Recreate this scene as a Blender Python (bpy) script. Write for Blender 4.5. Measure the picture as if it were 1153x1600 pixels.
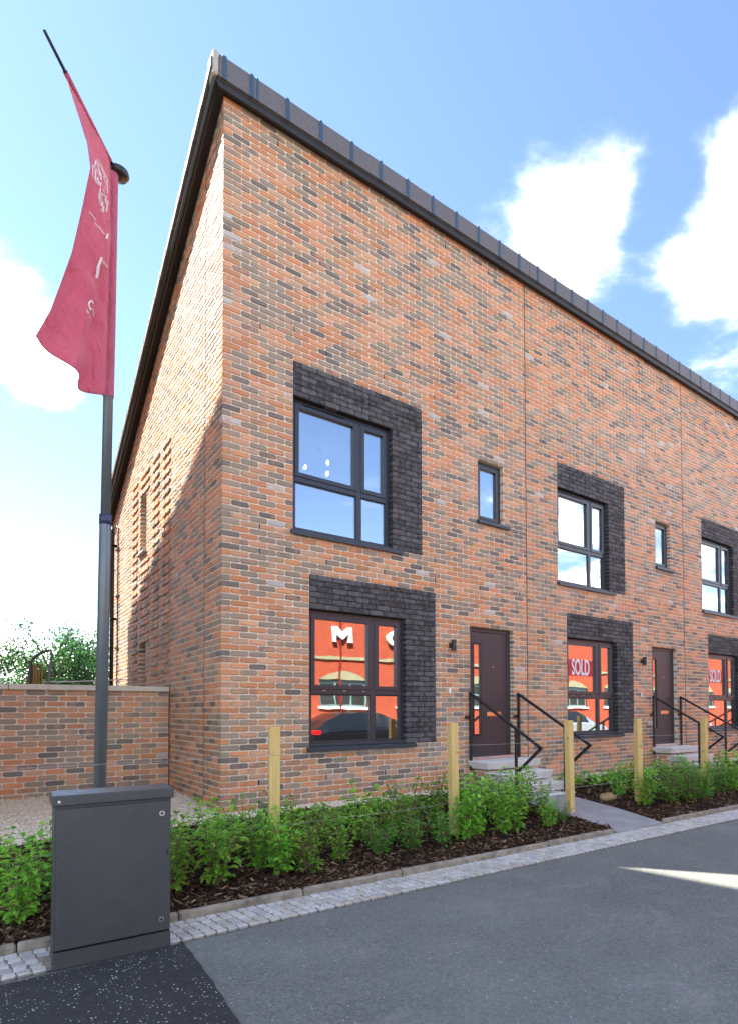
import bpy, math, random
import numpy as np
from mathutils import Vector, Matrix, Quaternion
R = math.radians
rng = random.Random(7)
nr = np.random.default_rng(11)
scn = bpy.context.scene
for o in list(bpy.data.objects): bpy.data.objects.remove(o)
col = scn.collection

# ------------------------------------------------------------------ camera
CAM = (-2.2662, -7.1448, 1.1794); YAW, PITCH, ROLL, FPX, PX, PY = .67872, .02716, .00565, 931.3, 708.3, 1086.0
cd = bpy.data.cameras.new('camera'); cam = bpy.data.objects.new('camera', cd); col.objects.link(cam)
cd.sensor_fit = 'VERTICAL'; cd.sensor_height = 36; cd.sensor_width = 36; cd.lens = FPX/1600*36
cd.shift_x = (576.5-PX)/1600; cd.shift_y = (PY-800)/1600
cd.clip_start = .05; cd.clip_end = 3000
fw = Vector((math.sin(YAW)*math.cos(PITCH), math.cos(YAW)*math.cos(PITCH), math.sin(PITCH)))
rt = Vector((math.cos(YAW), -math.sin(YAW), 0)); up = rt.cross(fw)
c_, s_ = math.cos(ROLL), math.sin(ROLL)
rt2 = rt*c_+up*s_; up2 = up*c_-rt*s_
# image x = x cos - y sin, image y = x sin + y cos
rt2 = rt*c_ - up*s_; up2 = rt*s_ + up*c_
cam.matrix_world = Matrix(((rt2.x, up2.x, -fw.x, CAM[0]), (rt2.y, up2.y, -fw.y, CAM[1]), (rt2.z, up2.z, -fw.z, CAM[2]), (0, 0, 0, 1)))
scn.camera = cam
CV = Vector(CAM)
def proj(p):
    d = Vector(p)-CV; f = d.dot(fw)
    return PX+FPX*d.dot(rt2)/f, PY-FPX*d.dot(up2)/f
def pix(u, v, y):                       # a pixel's direction met with the upright plane at depth y
    d = fw+rt2*((u-PX)/FPX)+up2*((PY-v)/FPX)
    return CV+d*((y-CAM[1])/d.y)

# ------------------------------------------------------------------ sky, sun, exposure
SUN_EL = 49.8; SUN_H = Vector((.55, -.835, 0)).normalized()
w = bpy.data.worlds.new('World'); scn.world = w; w.use_nodes = True
nt = w.node_tree; N = nt.nodes; L = nt.links; N.clear()
def nd(t, **k):
    n = N.new(t)
    for a, b in k.items(): setattr(n, a, b)
    return n
wo = nd('ShaderNodeOutputWorld'); bg = nd('ShaderNodeBackground'); bg.inputs[1].default_value = .088
sky = nd('ShaderNodeTexSky'); sky.sky_type = 'NISHITA'; sky.sun_disc = False
sky.sun_elevation = R(SUN_EL); sky.sun_rotation = math.atan2(-SUN_H.x, -SUN_H.y)
sky.air_density = 1.0; sky.dust_density = .12; sky.ozone_density = 3.6
tc = nd('ShaderNodeTexCoord'); vn = nd('ShaderNodeVectorMath', operation='NORMALIZE'); L.new(tc.outputs['Generated'], vn.inputs[0])
sep = nd('ShaderNodeSeparateXYZ'); L.new(vn.outputs[0], sep.inputs[0])
def m2(op, a, b, clamp=False):
    n = nd('ShaderNodeMath', operation=op); n.use_clamp = clamp
    for i, x in enumerate((a, b)):
        if hasattr(x, 'links') or hasattr(x, 'is_linked'): L.new(x, n.inputs[i])
        else: n.inputs[i].default_value = x
    return n.outputs[0]
# clouds lie on a flat layer: direction / (z + small)
zc = m2('ADD', m2('MAXIMUM', sep.outputs[2], 0.0), .16)
cx = m2('DIVIDE', sep.outputs[0], zc); cy = m2('DIVIDE', sep.outputs[1], zc)
cmb = nd('ShaderNodeCombineXYZ'); L.new(cx, cmb.inputs[0]); L.new(cy, cmb.inputs[1])
n1 = nd('ShaderNodeTexNoise'); n1.inputs['Scale'].default_value = 2.5; n1.inputs['Detail'].default_value = 9; n1.inputs['Roughness'].default_value = .62; n1.inputs['Distortion'].default_value = .25
L.new(cmb.outputs[0], n1.inputs['Vector'])
n2 = nd('ShaderNodeTexNoise'); n2.inputs['Scale'].default_value = .55; n2.inputs['Detail'].default_value = 3
mpp = nd('ShaderNodeMapping'); mpp.inputs['Location'].default_value = (3.1, 1.7, 0); L.new(cmb.outputs[0], mpp.inputs[0]); L.new(mpp.outputs[0], n2.inputs['Vector'])
def dirpix(u, v): return (fw+rt2*((u-PX)/FPX)+up2*((PY-v)/FPX)).normalized()
def dirrefl(u, v): d = dirpix(u, v); return Vector((d.x, -d.y, d.z))
blob = None
for u, v, r, a in [(620, 250, .62, -.75), (120, 250, .45, -.65), (1000, 250, .3, -.38), (900, 315, .108, 1.3), (1032, 340, .05, -.9), (985, 480, .06, -.6), (790, 210, .05, -.3), (860, 400, .05, .5), (830, 235, .03, .45), (985, 290, .045, .5), (745, 330, .055, .55), (1155, 290, .08, 1.15), (1125, 450, .085, 1.2), (1145, 200, .035, .5), (5, 510, .085, 1.5), (90, 590, .055, 1.2), (40, 1030, .13, 1.0), (60, 800, .16, -.55), (5530, 730, .3, -.6), (5763, 740, .05, -.3), (5900, 850, .22, .45), (5560, 830, .05, .35)]:
    d = dirrefl(u-5000, v) if u > 3000 else dirpix(u, v); vd = nd('ShaderNodeVectorMath', operation='DISTANCE'); L.new(vn.outputs[0], vd.inputs[0]); vd.inputs[1].default_value = d
    e = m2('MULTIPLY', m2('MAXIMUM', m2('SUBTRACT', 1.0, m2('DIVIDE', vd.outputs['Value'], r*1.5)), 0.0), a)
    blob = e if blob is None else m2('ADD', blob, e)
dens = m2('ADD', m2('ADD', m2('SUBTRACT', m2('MULTIPLY', n1.outputs[0], 2.3), .50), m2('MULTIPLY', n2.outputs[0], .62)), m2('MULTIPLY', blob, .55))
mr = nd('ShaderNodeMapRange'); mr.interpolation_type = 'SMOOTHSTEP'; mr.inputs['From Min'].default_value = .70; mr.inputs['From Max'].default_value = 1.62
L.new(dens, mr.inputs['Value'])
mixc = nd('ShaderNodeMix', data_type='RGBA'); L.new(m2('POWER', mr.outputs[0], 1.9), mixc.inputs['Factor'])
CLOUD = 24.0  # cloud brightness raised, cover denser outside the view, added as fill for shade
tnt = nd('ShaderNodeMix', data_type='RGBA', blend_type='MULTIPLY'); tnt.inputs['Factor'].default_value = 1; tnt.inputs['B'].default_value = (.93, .90, .93, 1); L.new(sky.outputs[0], tnt.inputs['A']); L.new(tnt.outputs['Result'], mixc.inputs['A']); mixc.inputs['B'].default_value = (CLOUD, CLOUD*.975, CLOUD*.92, 1)
L.new(mixc.outputs['Result'], bg.inputs[0]); L.new(bg.outputs[0], wo.inputs[0])
sd = bpy.data.lights.new('sun', 'SUN'); sd.energy = 5.0; sd.angle = R(.5); sd.color = (1, .93, .82)
so = bpy.data.objects.new('sun', sd); col.objects.link(so); so.location = (-10, 15, 25)
sv = Vector((SUN_H.x*math.cos(R(SUN_EL)), SUN_H.y*math.cos(R(SUN_EL)), -math.sin(R(SUN_EL))))
so.rotation_euler = sv.to_track_quat('-Z', 'Y').to_euler()
scn.view_settings.view_transform = 'Standard'; scn.view_settings.look = 'None'; scn.view_settings.gamma = 1
scn.view_settings.use_curve_mapping = False
scn.view_settings.exposure = 2.2
scn.render.engine = 'CYCLES'; scn.cycles.max_bounces = 8; scn.cycles.transparent_max_bounces = 12; scn.cycles.caustics_reflective = False; scn.cycles.caustics_refractive = False
scn.render.resolution_x = 737; scn.render.resolution_y = 1024

# ------------------------------------------------------------------ materials
MATS = {}
class NT:
    def __init__(s, name):
        s.m = bpy.data.materials.new(name); s.m.use_nodes = True; s.t = s.m.node_tree; s.t.nodes.clear()
        s.out = s.n('ShaderNodeOutputMaterial'); s.b = s.n('ShaderNodeBsdfPrincipled'); s.l(s.b.outputs[0], s.out.inputs[0]); MATS[name] = s.m
    def n(s, t, **k):
        n = s.t.nodes.new(t)
        for a, b in k.items(): setattr(n, a, b)
        return n
    def l(s, a, b): s.t.links.new(a, b)
    def val(s, x, inp):
        if isinstance(x, bpy.types.NodeSocket): s.l(x, inp)
        else: inp.default_value = x
    def math(s, op, a, b=0.0, clamp=False):
        n = s.n('ShaderNodeMath', operation=op); n.use_clamp = clamp; s.val(a, n.inputs[0]); s.val(b, n.inputs[1]); return n.outputs[0]
    def noise(s, scale, detail=4, rough=.5, vec=None, dist=0):
        n = s.n('ShaderNodeTexNoise'); n.inputs['Scale'].default_value = scale; n.inputs['Detail'].default_value = detail; n.inputs['Roughness'].default_value = rough; n.inputs['Distortion'].default_value = dist
        s.l(vec if vec is not None else s.pos(), n.inputs['Vector']); return n.outputs[0]
    def pos(s):
        if not hasattr(s, 'g'): s.g = s.n('ShaderNodeNewGeometry')
        return s.g.outputs['Position']
    def mix(s, f, a, b, mode='MIX'):
        n = s.n('ShaderNodeMix', data_type='RGBA', blend_type=mode); s.val(f, n.inputs['Factor']); s.val(a, n.inputs['A']); s.val(b, n.inputs['B']); return n.outputs['Result']
    def ramp(s, f, stops, interp='LINEAR'):
        n = s.n('ShaderNodeValToRGB'); n.color_ramp.interpolation = interp; e = n.color_ramp.elements
        while len(e) < len(stops): e.new(.5)
        for i, (p, c) in enumerate(stops): e[i].position = p; e[i].color = c if len(c) == 4 else (*c, 1)
        s.l(f, n.inputs[0]); return n.outputs[0]
    def rangef(s, x, a, b, c=0., d=1.):
        n = s.n('ShaderNodeMapRange'); s.val(x, n.inputs[0])
        for i, q in enumerate((a, b, c, d)): n.inputs[i+1].default_value = q
        return n.outputs[0]
    def scalevec(s, v):
        n = s.n('ShaderNodeMapping'); n.inputs['Scale'].default_value = v; s.l(s.pos(), n.inputs[0]); return n.outputs[0]
    def bump(s, h, strength=.3, dist=.01):
        n = s.n('ShaderNodeBump'); n.inputs['Strength'].default_value = strength; n.inputs['Distance'].default_value = dist; s.l(h, n.inputs['Height']); s.l(n.outputs[0], s.b.inputs['Normal'])
    def set(s, colr=None, rough=None, metal=None, spec=None):
        if colr is not None: s.val(colr if not isinstance(colr, tuple) or len(colr) == 4 else (*colr, 1), s.b.inputs['Base Color'])
        if rough is not None: s.val(rough, s.b.inputs['Roughness'])
        if metal is not None: s.val(metal, s.b.inputs['Metallic'])
        if spec is not None: s.val(spec, s.b.inputs['Specular IOR Level'])
        return s
def simple(name, c, rough=.5, metal=0., var=.15, scale=8., bump=0., bscale=60):
    t = NT(name); f = t.noise(scale, 5, .6)
    t.set(t.mix(t.rangef(f, .3, .7), tuple(x*(1-var) for x in c)+(1,), tuple(min(1, x*(1+var)) for x in c)+(1,)), rough, metal)
    if bump: t.bump(t.noise(bscale, 4), bump, .004)
    return t.m
def brick_mat(name, src, dark=False):
    t = NT(name)
    if src == 'island': t.pos(); r = t.g.outputs['Random Per Island']
    else: r = t.n('ShaderNodeObjectInfo').outputs['Random']
    r2 = t.math('FRACT', t.math('MULTIPLY', r, 37.13)); r3 = t.math('FRACT', t.math('MULTIPLY', r, 91.7))
    if dark:
        base = t.ramp(r, [(0, (.038, .037, .038)), (.4, (.070, .068, .071)), (.75, (.110, .106, .108)), (1, (.055, .050, .050))])
        nz = t.noise(13, 4, .6)
        c = t.mix(t.rangef(nz, .47, .72, 0, .7), base, (.20, .195, .20, 1)); c = t.mix(t.rangef(t.noise(60, 3), .58, .8, 0, .4), c, (.015, .015, .017, 1))
    else:
        OR, SA, RU, GB, DG, PG = (.66, .25, .092), (.66, .325, .165), (.55, .24, .075), (.31, .24, .165), (.15, .127, .108), (.56, .54, .50)
        base = t.ramp(r, [(0, OR), (.16, SA), (.31, GB), (.57, OR), (.66, DG), (.82, RU), (.86, GB), (.965, SA), (.99, PG)], 'CONSTANT')
        other = t.ramp(r2, [(0, OR), (.3, GB), (.55, SA), (.75, DG), (.9, RU)], 'CONSTANT')
        nz = t.noise(7, 3, .5)
        f = t.rangef(t.math('ADD', nz, t.math('MULTIPLY', r3, .22)), .58, .74, 0, .55)
        c = t.mix(f, base, other)
        c = t.mix(t.rangef(t.noise(55, 4, .7), .35, .75, 0, .25), c, (.33, .25, .185, 1))
        c = t.mix(t.rangef(t.noise(130, 2), .6, .75, 0, .45), c, (.09, .065, .055, 1))
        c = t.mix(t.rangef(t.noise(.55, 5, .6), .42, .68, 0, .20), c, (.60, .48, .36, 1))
        v = t.rangef(r3, 0, 1, .84, 1.14)
        hv = t.n('ShaderNodeHueSaturation'); t.l(c, hv.inputs['Color']); t.l(v, hv.inputs['Value']); c = hv.outputs[0]
    t.set(c, .62 if not dark else .8, 0, .5 if not dark else .25); t.bump(t.noise(95, 5, .7), .5, .004)
    return t.m
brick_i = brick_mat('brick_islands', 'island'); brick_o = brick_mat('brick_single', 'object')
dark_i = brick_mat('dark_brick_islands', 'island', True); dark_o = brick_mat('dark_brick_single', 'object', True)
def mortar(name, c):
    t = NT(name); t.set(t.mix(t.rangef(t.noise(30, 5, .6), .3, .7), tuple(x*.78 for x in c)+(1,), c+(1,)), .7, 0, .4); t.bump(t.noise(160, 4), .5, .003); return t.m
mort = mortar('mortar', (.80, .68, .52)); mort_d = mortar('dark_mortar', (.030, .022, .018)); mort_g = mortar('wall_mortar', (.78, .64, .50))
frame_m = simple('anthracite_frame', (.038, .043, .053), .32, 0, .08)
sill_m = simple('slate_blue_sill', (.035, .05, .062), .38, 0, .1)
door_m = simple('aubergine_door', (.045, .034, .040), .42, 0, .06, 30, .15, 220)
black_m = simple('black_plastic', (.012, .012, .013), .35, 0, .2)
soffit_m = simple('brown_black_soffit', (.025, .022, .021), .45, 0, .2)
rail_m = simple('charcoal_rail', (.022, .026, .032), .4, .3, .15)
copper_m = simple('copper_plate', (.75, .42, .26), .28, 1., .1)
steel_m = simple('steel', (.6, .6, .6), .3, 1., .1)
conc_m = simple('step_concrete', (.68, .66, .61), .85, 0, .12, 6, .25, 120)
kerb_m = simple('kerb_concrete', (.27, .235, .18), .9, 0, .45, 11, .6, 70)
slab_m = simple('slab_concrete', (.30, .30, .295), .9, 0, .15, 4, .2, 140)
coping_m = simple('coping_stone', (.66, .59, .48), .9, 0, .14, 5, .25, 110)
post_m = None
cab_m = None
pole_m = simple('pole_coating', (.15, .18, .19), .33, .25, .07)
white_m = simple('white_plastic', (.8, .8, .78), .4, 0, .03)
cap_m = simple('pale_ridge_cap', (.45, .42, .36), .5, 0, .1)
panel_m = simple('slate_panel', (.125, .117, .122), .55, 0, .16, 22, .1, 90)
strip_m = simple('blue_strip', (.028, .075, .13), .4, 0, .2, 20)
tile_m = simple('roof_tile', (.11, .105, .105), .7, 0, .2, 12)
joint_m = simple('movement_joint', (.16, .06, .04), .8, 0, .3, 14)
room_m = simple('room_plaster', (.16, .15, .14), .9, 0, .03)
wire_m = simple('galvanised_wire', (.45, .45, .45), .45, .8, .1)
rubber_m = simple('rubber', (.015, .015, .015), .8)
def wood(name, a, b, sc):
    t = NT(name); v = t.scalevec((sc, sc, 3)); f = t.noise(1.0, 6, .62, v, .6)
    c = t.mix(t.rangef(f, .3, .7), a+(1,), b+(1,)); c = t.mix(t.rangef(t.noise(9, 2), .64, .70, 0, .65), c, (.20, .11, .035, 1)); c = t.mix(t.rangef(t.noise(1.0, 2, .5, t.scalevec((sc*1.5, sc*1.5, 1.2))), .66, .72, 0, .5), c, (.16, .10, .04, 1))
    t.set(c, .75, 0, .2); t.bump(f, .25, .004); return t.m
post_m = wood('treated_pine', (.60, .41, .12), (.78, .58, .25), 60)
board_m = wood('old_boards', (.25, .16, .06), (.48, .33, .12), 40)
def mk_cab():
    t = NT('cabinet_paint'); f = t.noise(3, 5, .6); c = t.mix(t.rangef(f, .3, .7), (.054, .057, .058, 1), (.066, .070, .071, 1))
    scr = t.noise(1.0, 3, .6, t.scalevec((25, 25, 70))); c = t.mix(t.rangef(scr, .70, .78, 0, .4), c, (.3, .3, .3, 1)); c = t.mix(t.rangef(t.noise(140, 2), .70, .76, 0, .5), c, (.35, .35, .34, 1))
    t.set(c, t.rangef(t.noise(14, 4), .3, .7, .36, .5), 0.1); t.bump(t.noise(260, 2), .12, .002); return t.m
cab_m = mk_cab()
def mk_glass(name, fac, tint=(.86, .9, .92)):
    t = NT(name); t.t.nodes.remove(t.b)
    g = t.n('ShaderNodeBsdfGlossy'); g.inputs['Roughness'].default_value = 0.0; g.inputs['Color'].default_value = (1, 1, 1, 1)
    tr = t.n('ShaderNodeBsdfTransparent'); tr.inputs[0].default_value = (*tint, 1); mx = t.n('ShaderNodeMixShader')
    lw = t.n('ShaderNodeLayerWeight'); lw.inputs[0].default_value = .35
    t.val(t.math('ADD', t.math('MULTIPLY', lw.outputs['Facing'], .35), fac, True), mx.inputs[0]); t.l(tr.outputs[0], mx.inputs[1]); t.l(g.outputs[0], mx.inputs[2]); t.l(mx.outputs[0], t.out.inputs[0])
    bp = t.n('ShaderNodeBump'); bp.inputs['Strength'].default_value = .07; bp.inputs['Distance'].default_value = .02; t.l(t.noise(1.6, 2), bp.inputs['Height']); t.l(bp.outputs[0], g.inputs['Normal'])
    return t.m
glass_m = mk_glass('window_glass', .42)
carglass_m = simple('car_glass', (.008, .01, .012), .03)
def mk_emit(name, c, s):
    t = NT(name); t.set(c, .5); t.b.inputs['Emission Color'].default_value = (*c, 1); t.b.inputs['Emission Strength'].default_value = s; return t.m
bulb_m = mk_emit('lit_bulb', (1, .82, .55), 7)
def leaf_mat(name, stops, tr=.5):
    t = NT(name); t.pos(); r = t.g.outputs['Random Per Island']
    c = t.ramp(r, stops); oi = t.n('ShaderNodeObjectInfo'); hv = t.n('ShaderNodeHueSaturation'); t.l(c, hv.inputs['Color'])
    t.l(t.rangef(oi.outputs['Random'], 0, 1, .95, 1.45), hv.inputs['Value']); t.l(t.rangef(oi.outputs['Random'], 0, 1, .485, .515), hv.inputs['Hue'])
    t.set(hv.outputs[0], .42, 0, .5); tl = t.n('ShaderNodeBsdfTranslucent'); t.l(hv.outputs[0], tl.inputs[0]); mx = t.n('ShaderNodeMixShader'); mx.inputs[0].default_value = tr
    t.l(t.b.outputs[0], mx.inputs[1]); t.l(tl.outputs[0], mx.inputs[2]); t.l(mx.outputs[0], t.out.inputs[0]); return t.m
leaf_a = leaf_mat('leaf_fresh', [(0, (.10, .28, .035)), (.5, (.21, .47, .055)), (.8, (.33, .60, .08)), (1, (.48, .66, .13))])
leaf_b = leaf_mat('leaf_deep', [(0, (.07, .22, .04)), (.6, (.15, .38, .055)), (.93, (.27, .52, .08)), (1, (.5, .34, .13))])
leaf_c = leaf_mat('leaf_bright', [(0, (.14, .34, .04)), (.5, (.25, .52, .06)), (.9, (.36, .62, .09)), (1, (.52, .55, .14))])
leaf_t = leaf_mat('leaf_tree', [(0, (.015, .055, .018)), (.6, (.032, .10, .026)), (1, (.065, .16, .04))])
stem_m = simple('stem', (.16, .12, .06), .8, 0, .3, 30); bark_m = simple('bark', (.13, .10, .075), .9, 0, .3, 14, .5, 40)
def mk_mulch(name, isl):
    t = NT(name); t.pos()
    f = t.g.outputs['Random Per Island'] if isl else t.noise(38, 6, .7)
    c = t.ramp(f, [(0, (.030, .018, .011)), (.45, (.075, .043, .027)), (.78, (.14, .082, .050)), (.93, (.26, .165, .10)), (1, (.48, .33, .19))] if isl else [(0, (.01, .007, .005)), (.5, (.035, .021, .014)), (1, (.075, .046, .03))])
    t.set(c, .95, 0, .1); t.bump(t.noise(70, 5, .7), 1., .02); return t.m
mulch_m = mk_mulch('mulch_ground', False); chip_m = mk_mulch('bark_chip', True)
def mk_gravel(name, isl):
    t = NT(name); t.pos(); f = t.g.outputs['Random Per Island'] if isl else t.noise(60, 3, .6)
    c = t.ramp(f, [(0, (.60, .48, .29)), (.3, (.78, .68, .49)), (.7, (.86, .79, .63)), (.95, (.88, .85, .76)), (1, (.35, .3, .23))])
    t.set(c, .8, 0, .3); t.bump(t.noise(90, 3), .8, .01); return t.m
grav_g = mk_gravel('gravel_ground', False); grav_m = mk_gravel('gravel_stones', True)
def mk_sett(name, src):
    t = NT(name)
    if src == 'island': t.pos(); r = t.g.outputs['Random Per Island']
    else: r = t.n('ShaderNodeObjectInfo').outputs['Random']
    c = t.ramp(r, [(0, (.44, .43, .39)), (.4, (.58, .57, .52)), (.8, (.68, .66, .60)), (1, (.54, .47, .36))])
    c = t.mix(t.rangef(t.noise(70, 4, .7), .4, .7, 0, .5), c, (.24, .25, .27, 1)); c = t.mix(t.rangef(t.noise(3, 3), .52, .7, 0, .35), c, (.30, .27, .20, 1))
    t.set(c, .8, 0, .3); t.bump(t.noise(60, 4, .6), .6, .006); return t.m
sett_o = mk_sett('granite_single', 'object'); sett_i = mk_sett('granite_islands', 'island'); grout_m = simple('sett_grout', (.27, .24, .18), .95, 0, .4, 25, .4)
def mk_asphalt(name, base, fleck, amt, fsc):
    t = NT(name); f = t.noise(1.1, 5, .6); c = t.mix(t.rangef(f, .3, .7), tuple(x*.74 for x in base)+(1,), tuple(x*1.22 for x in base)+(1,))
    c = t.mix(t.rangef(t.noise(9, 6, .75), .5, .75, 0, .4), c, tuple(x*.6 for x in base)+(1,))
    c = t.mix(t.rangef(t.noise(48, 6, .9), .42, .66, 0, .8), c, tuple(x*1.9 for x in base)+(1,))
    c = t.mix(t.rangef(t.noise(160, 2), .58, .7, 0, .7), c, tuple(x*.35 for x in base)+(1,))
    vo = t.n('ShaderNodeTexVoronoi'); vo.inputs['Scale'].default_value = fsc; t.l(t.scalevec((1, 1.6, 1)), vo.inputs['Vector'])
    sc_ = t.n('ShaderNodeSeparateColor'); t.l(vo.outputs['Color'], sc_.inputs[0])
    hit = t.math('MULTIPLY', t.math('LESS_THAN', vo.outputs['Distance'], t.rangef(sc_.outputs[1], 0, 1, .07 if fsc < 50 else .12, .19 if fsc < 50 else .34)), t.math('LESS_THAN', sc_.outputs[0], amt))
    hit = t.math('MULTIPLY', hit, t.math('GREATER_THAN', t.noise(fsc*1.7, 2), .42))
    if fsc > 50: hit = t.math('MULTIPLY', hit, t.math('GREATER_THAN', t.noise(5, 3), .44))
    c = t.mix(hit, c, fleck+(1,))
    if fsc < 50: c = t.mix(t.rangef(t.noise(2.2, 7, .78, None, .8), .55, .74, 0, .38), c, (.33, .325, .295, 1))
    t.set(c, .88, 0, .25); t.bump(t.noise(180, 4, .7), .7, .006); return t.m
asph_m = mk_asphalt('worn_asphalt', (.150, .156, .142), (.60, .60, .56), .34, 34); tarm_m = mk_asphalt('fresh_tarmac', (.037, .038, .037), (.9, .9, .86), .30, 62)
earth_m = simple('earth', (.12, .10, .07), .95, 0, .3, 2); pave_m = simple('far_pavement', (.30, .29, .27), .9, 0, .15, 3)
def mk_flag():
    t = NT('flag_cloth'); c = t.mix(t.rangef(t.noise(5, 4), .3, .7), (.80, .19, .29, 1), (.86, .23, .33, 1)); t.set(c, .6, 0, .3)
    tl = t.n('ShaderNodeBsdfTranslucent'); t.l(c, tl.inputs[0]); mx = t.n('ShaderNodeMixShader'); mx.inputs[0].default_value = .45; t.l(t.b.outputs[0], mx.inputs[1]); t.l(tl.outputs[0], mx.inputs[2]); t.l(mx.outputs[0], t.out.inputs[0]); t.b.inputs['Sheen Weight'].default_value = .4; t.bump(t.noise(1.0, 3, .5, t.scalevec((9, 9, 5)), 1.2), .9, .05); t.l(t.b.inputs['Normal'].links[0].from_socket, tl.inputs['Normal']); return t.m
flag_m = mk_flag(); print_m = simple('white_print', (.82, .80, .80), .6, 0, .02)
def mk_redbrick():
    t = NT('red_facade'); b = t.n('ShaderNodeTexBrick'); mp = t.n('ShaderNodeMapping'); mp.inputs['Rotation'].default_value = (R(90), 0, 0); t.l(t.pos(), mp.inputs[0]); t.l(mp.outputs[0], b.inputs['Vector'])
    b.inputs['Scale'].default_value = 1; b.inputs['Brick Width'].default_value = .235; b.inputs['Row Height'].default_value = .08; b.inputs['Mortar Size'].default_value = .005
    b.inputs['Color1'].default_value = (.36, .075, .036, 1); b.inputs['Color2'].default_value = (.31, .06, .031, 1); b.inputs['Mortar'].default_value = (.25, .07, .045, 1)
    t.set(b.outputs[0], .9, 0, .2); return t.m
red_m = mk_redbrick(); teal_m = simple('teal_frame', (.16, .25, .25), .5); olive_m = simple('olive_infill', (.26, .25, .15), .8)
car_blk = simple('car_black', (.006, .007, .009), .22, 0, .05); car_sil = simple('car_silver', (.42, .47, .52), .2, .6, .05); car_red = simple('car_maroon', (.20, .02, .02), .15, .2, .05)
tail_m = simple('tail_light', (.5, .01, .01), .1); head_m = simple('head_light', (.6, .6, .6), .1, .5)

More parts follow.
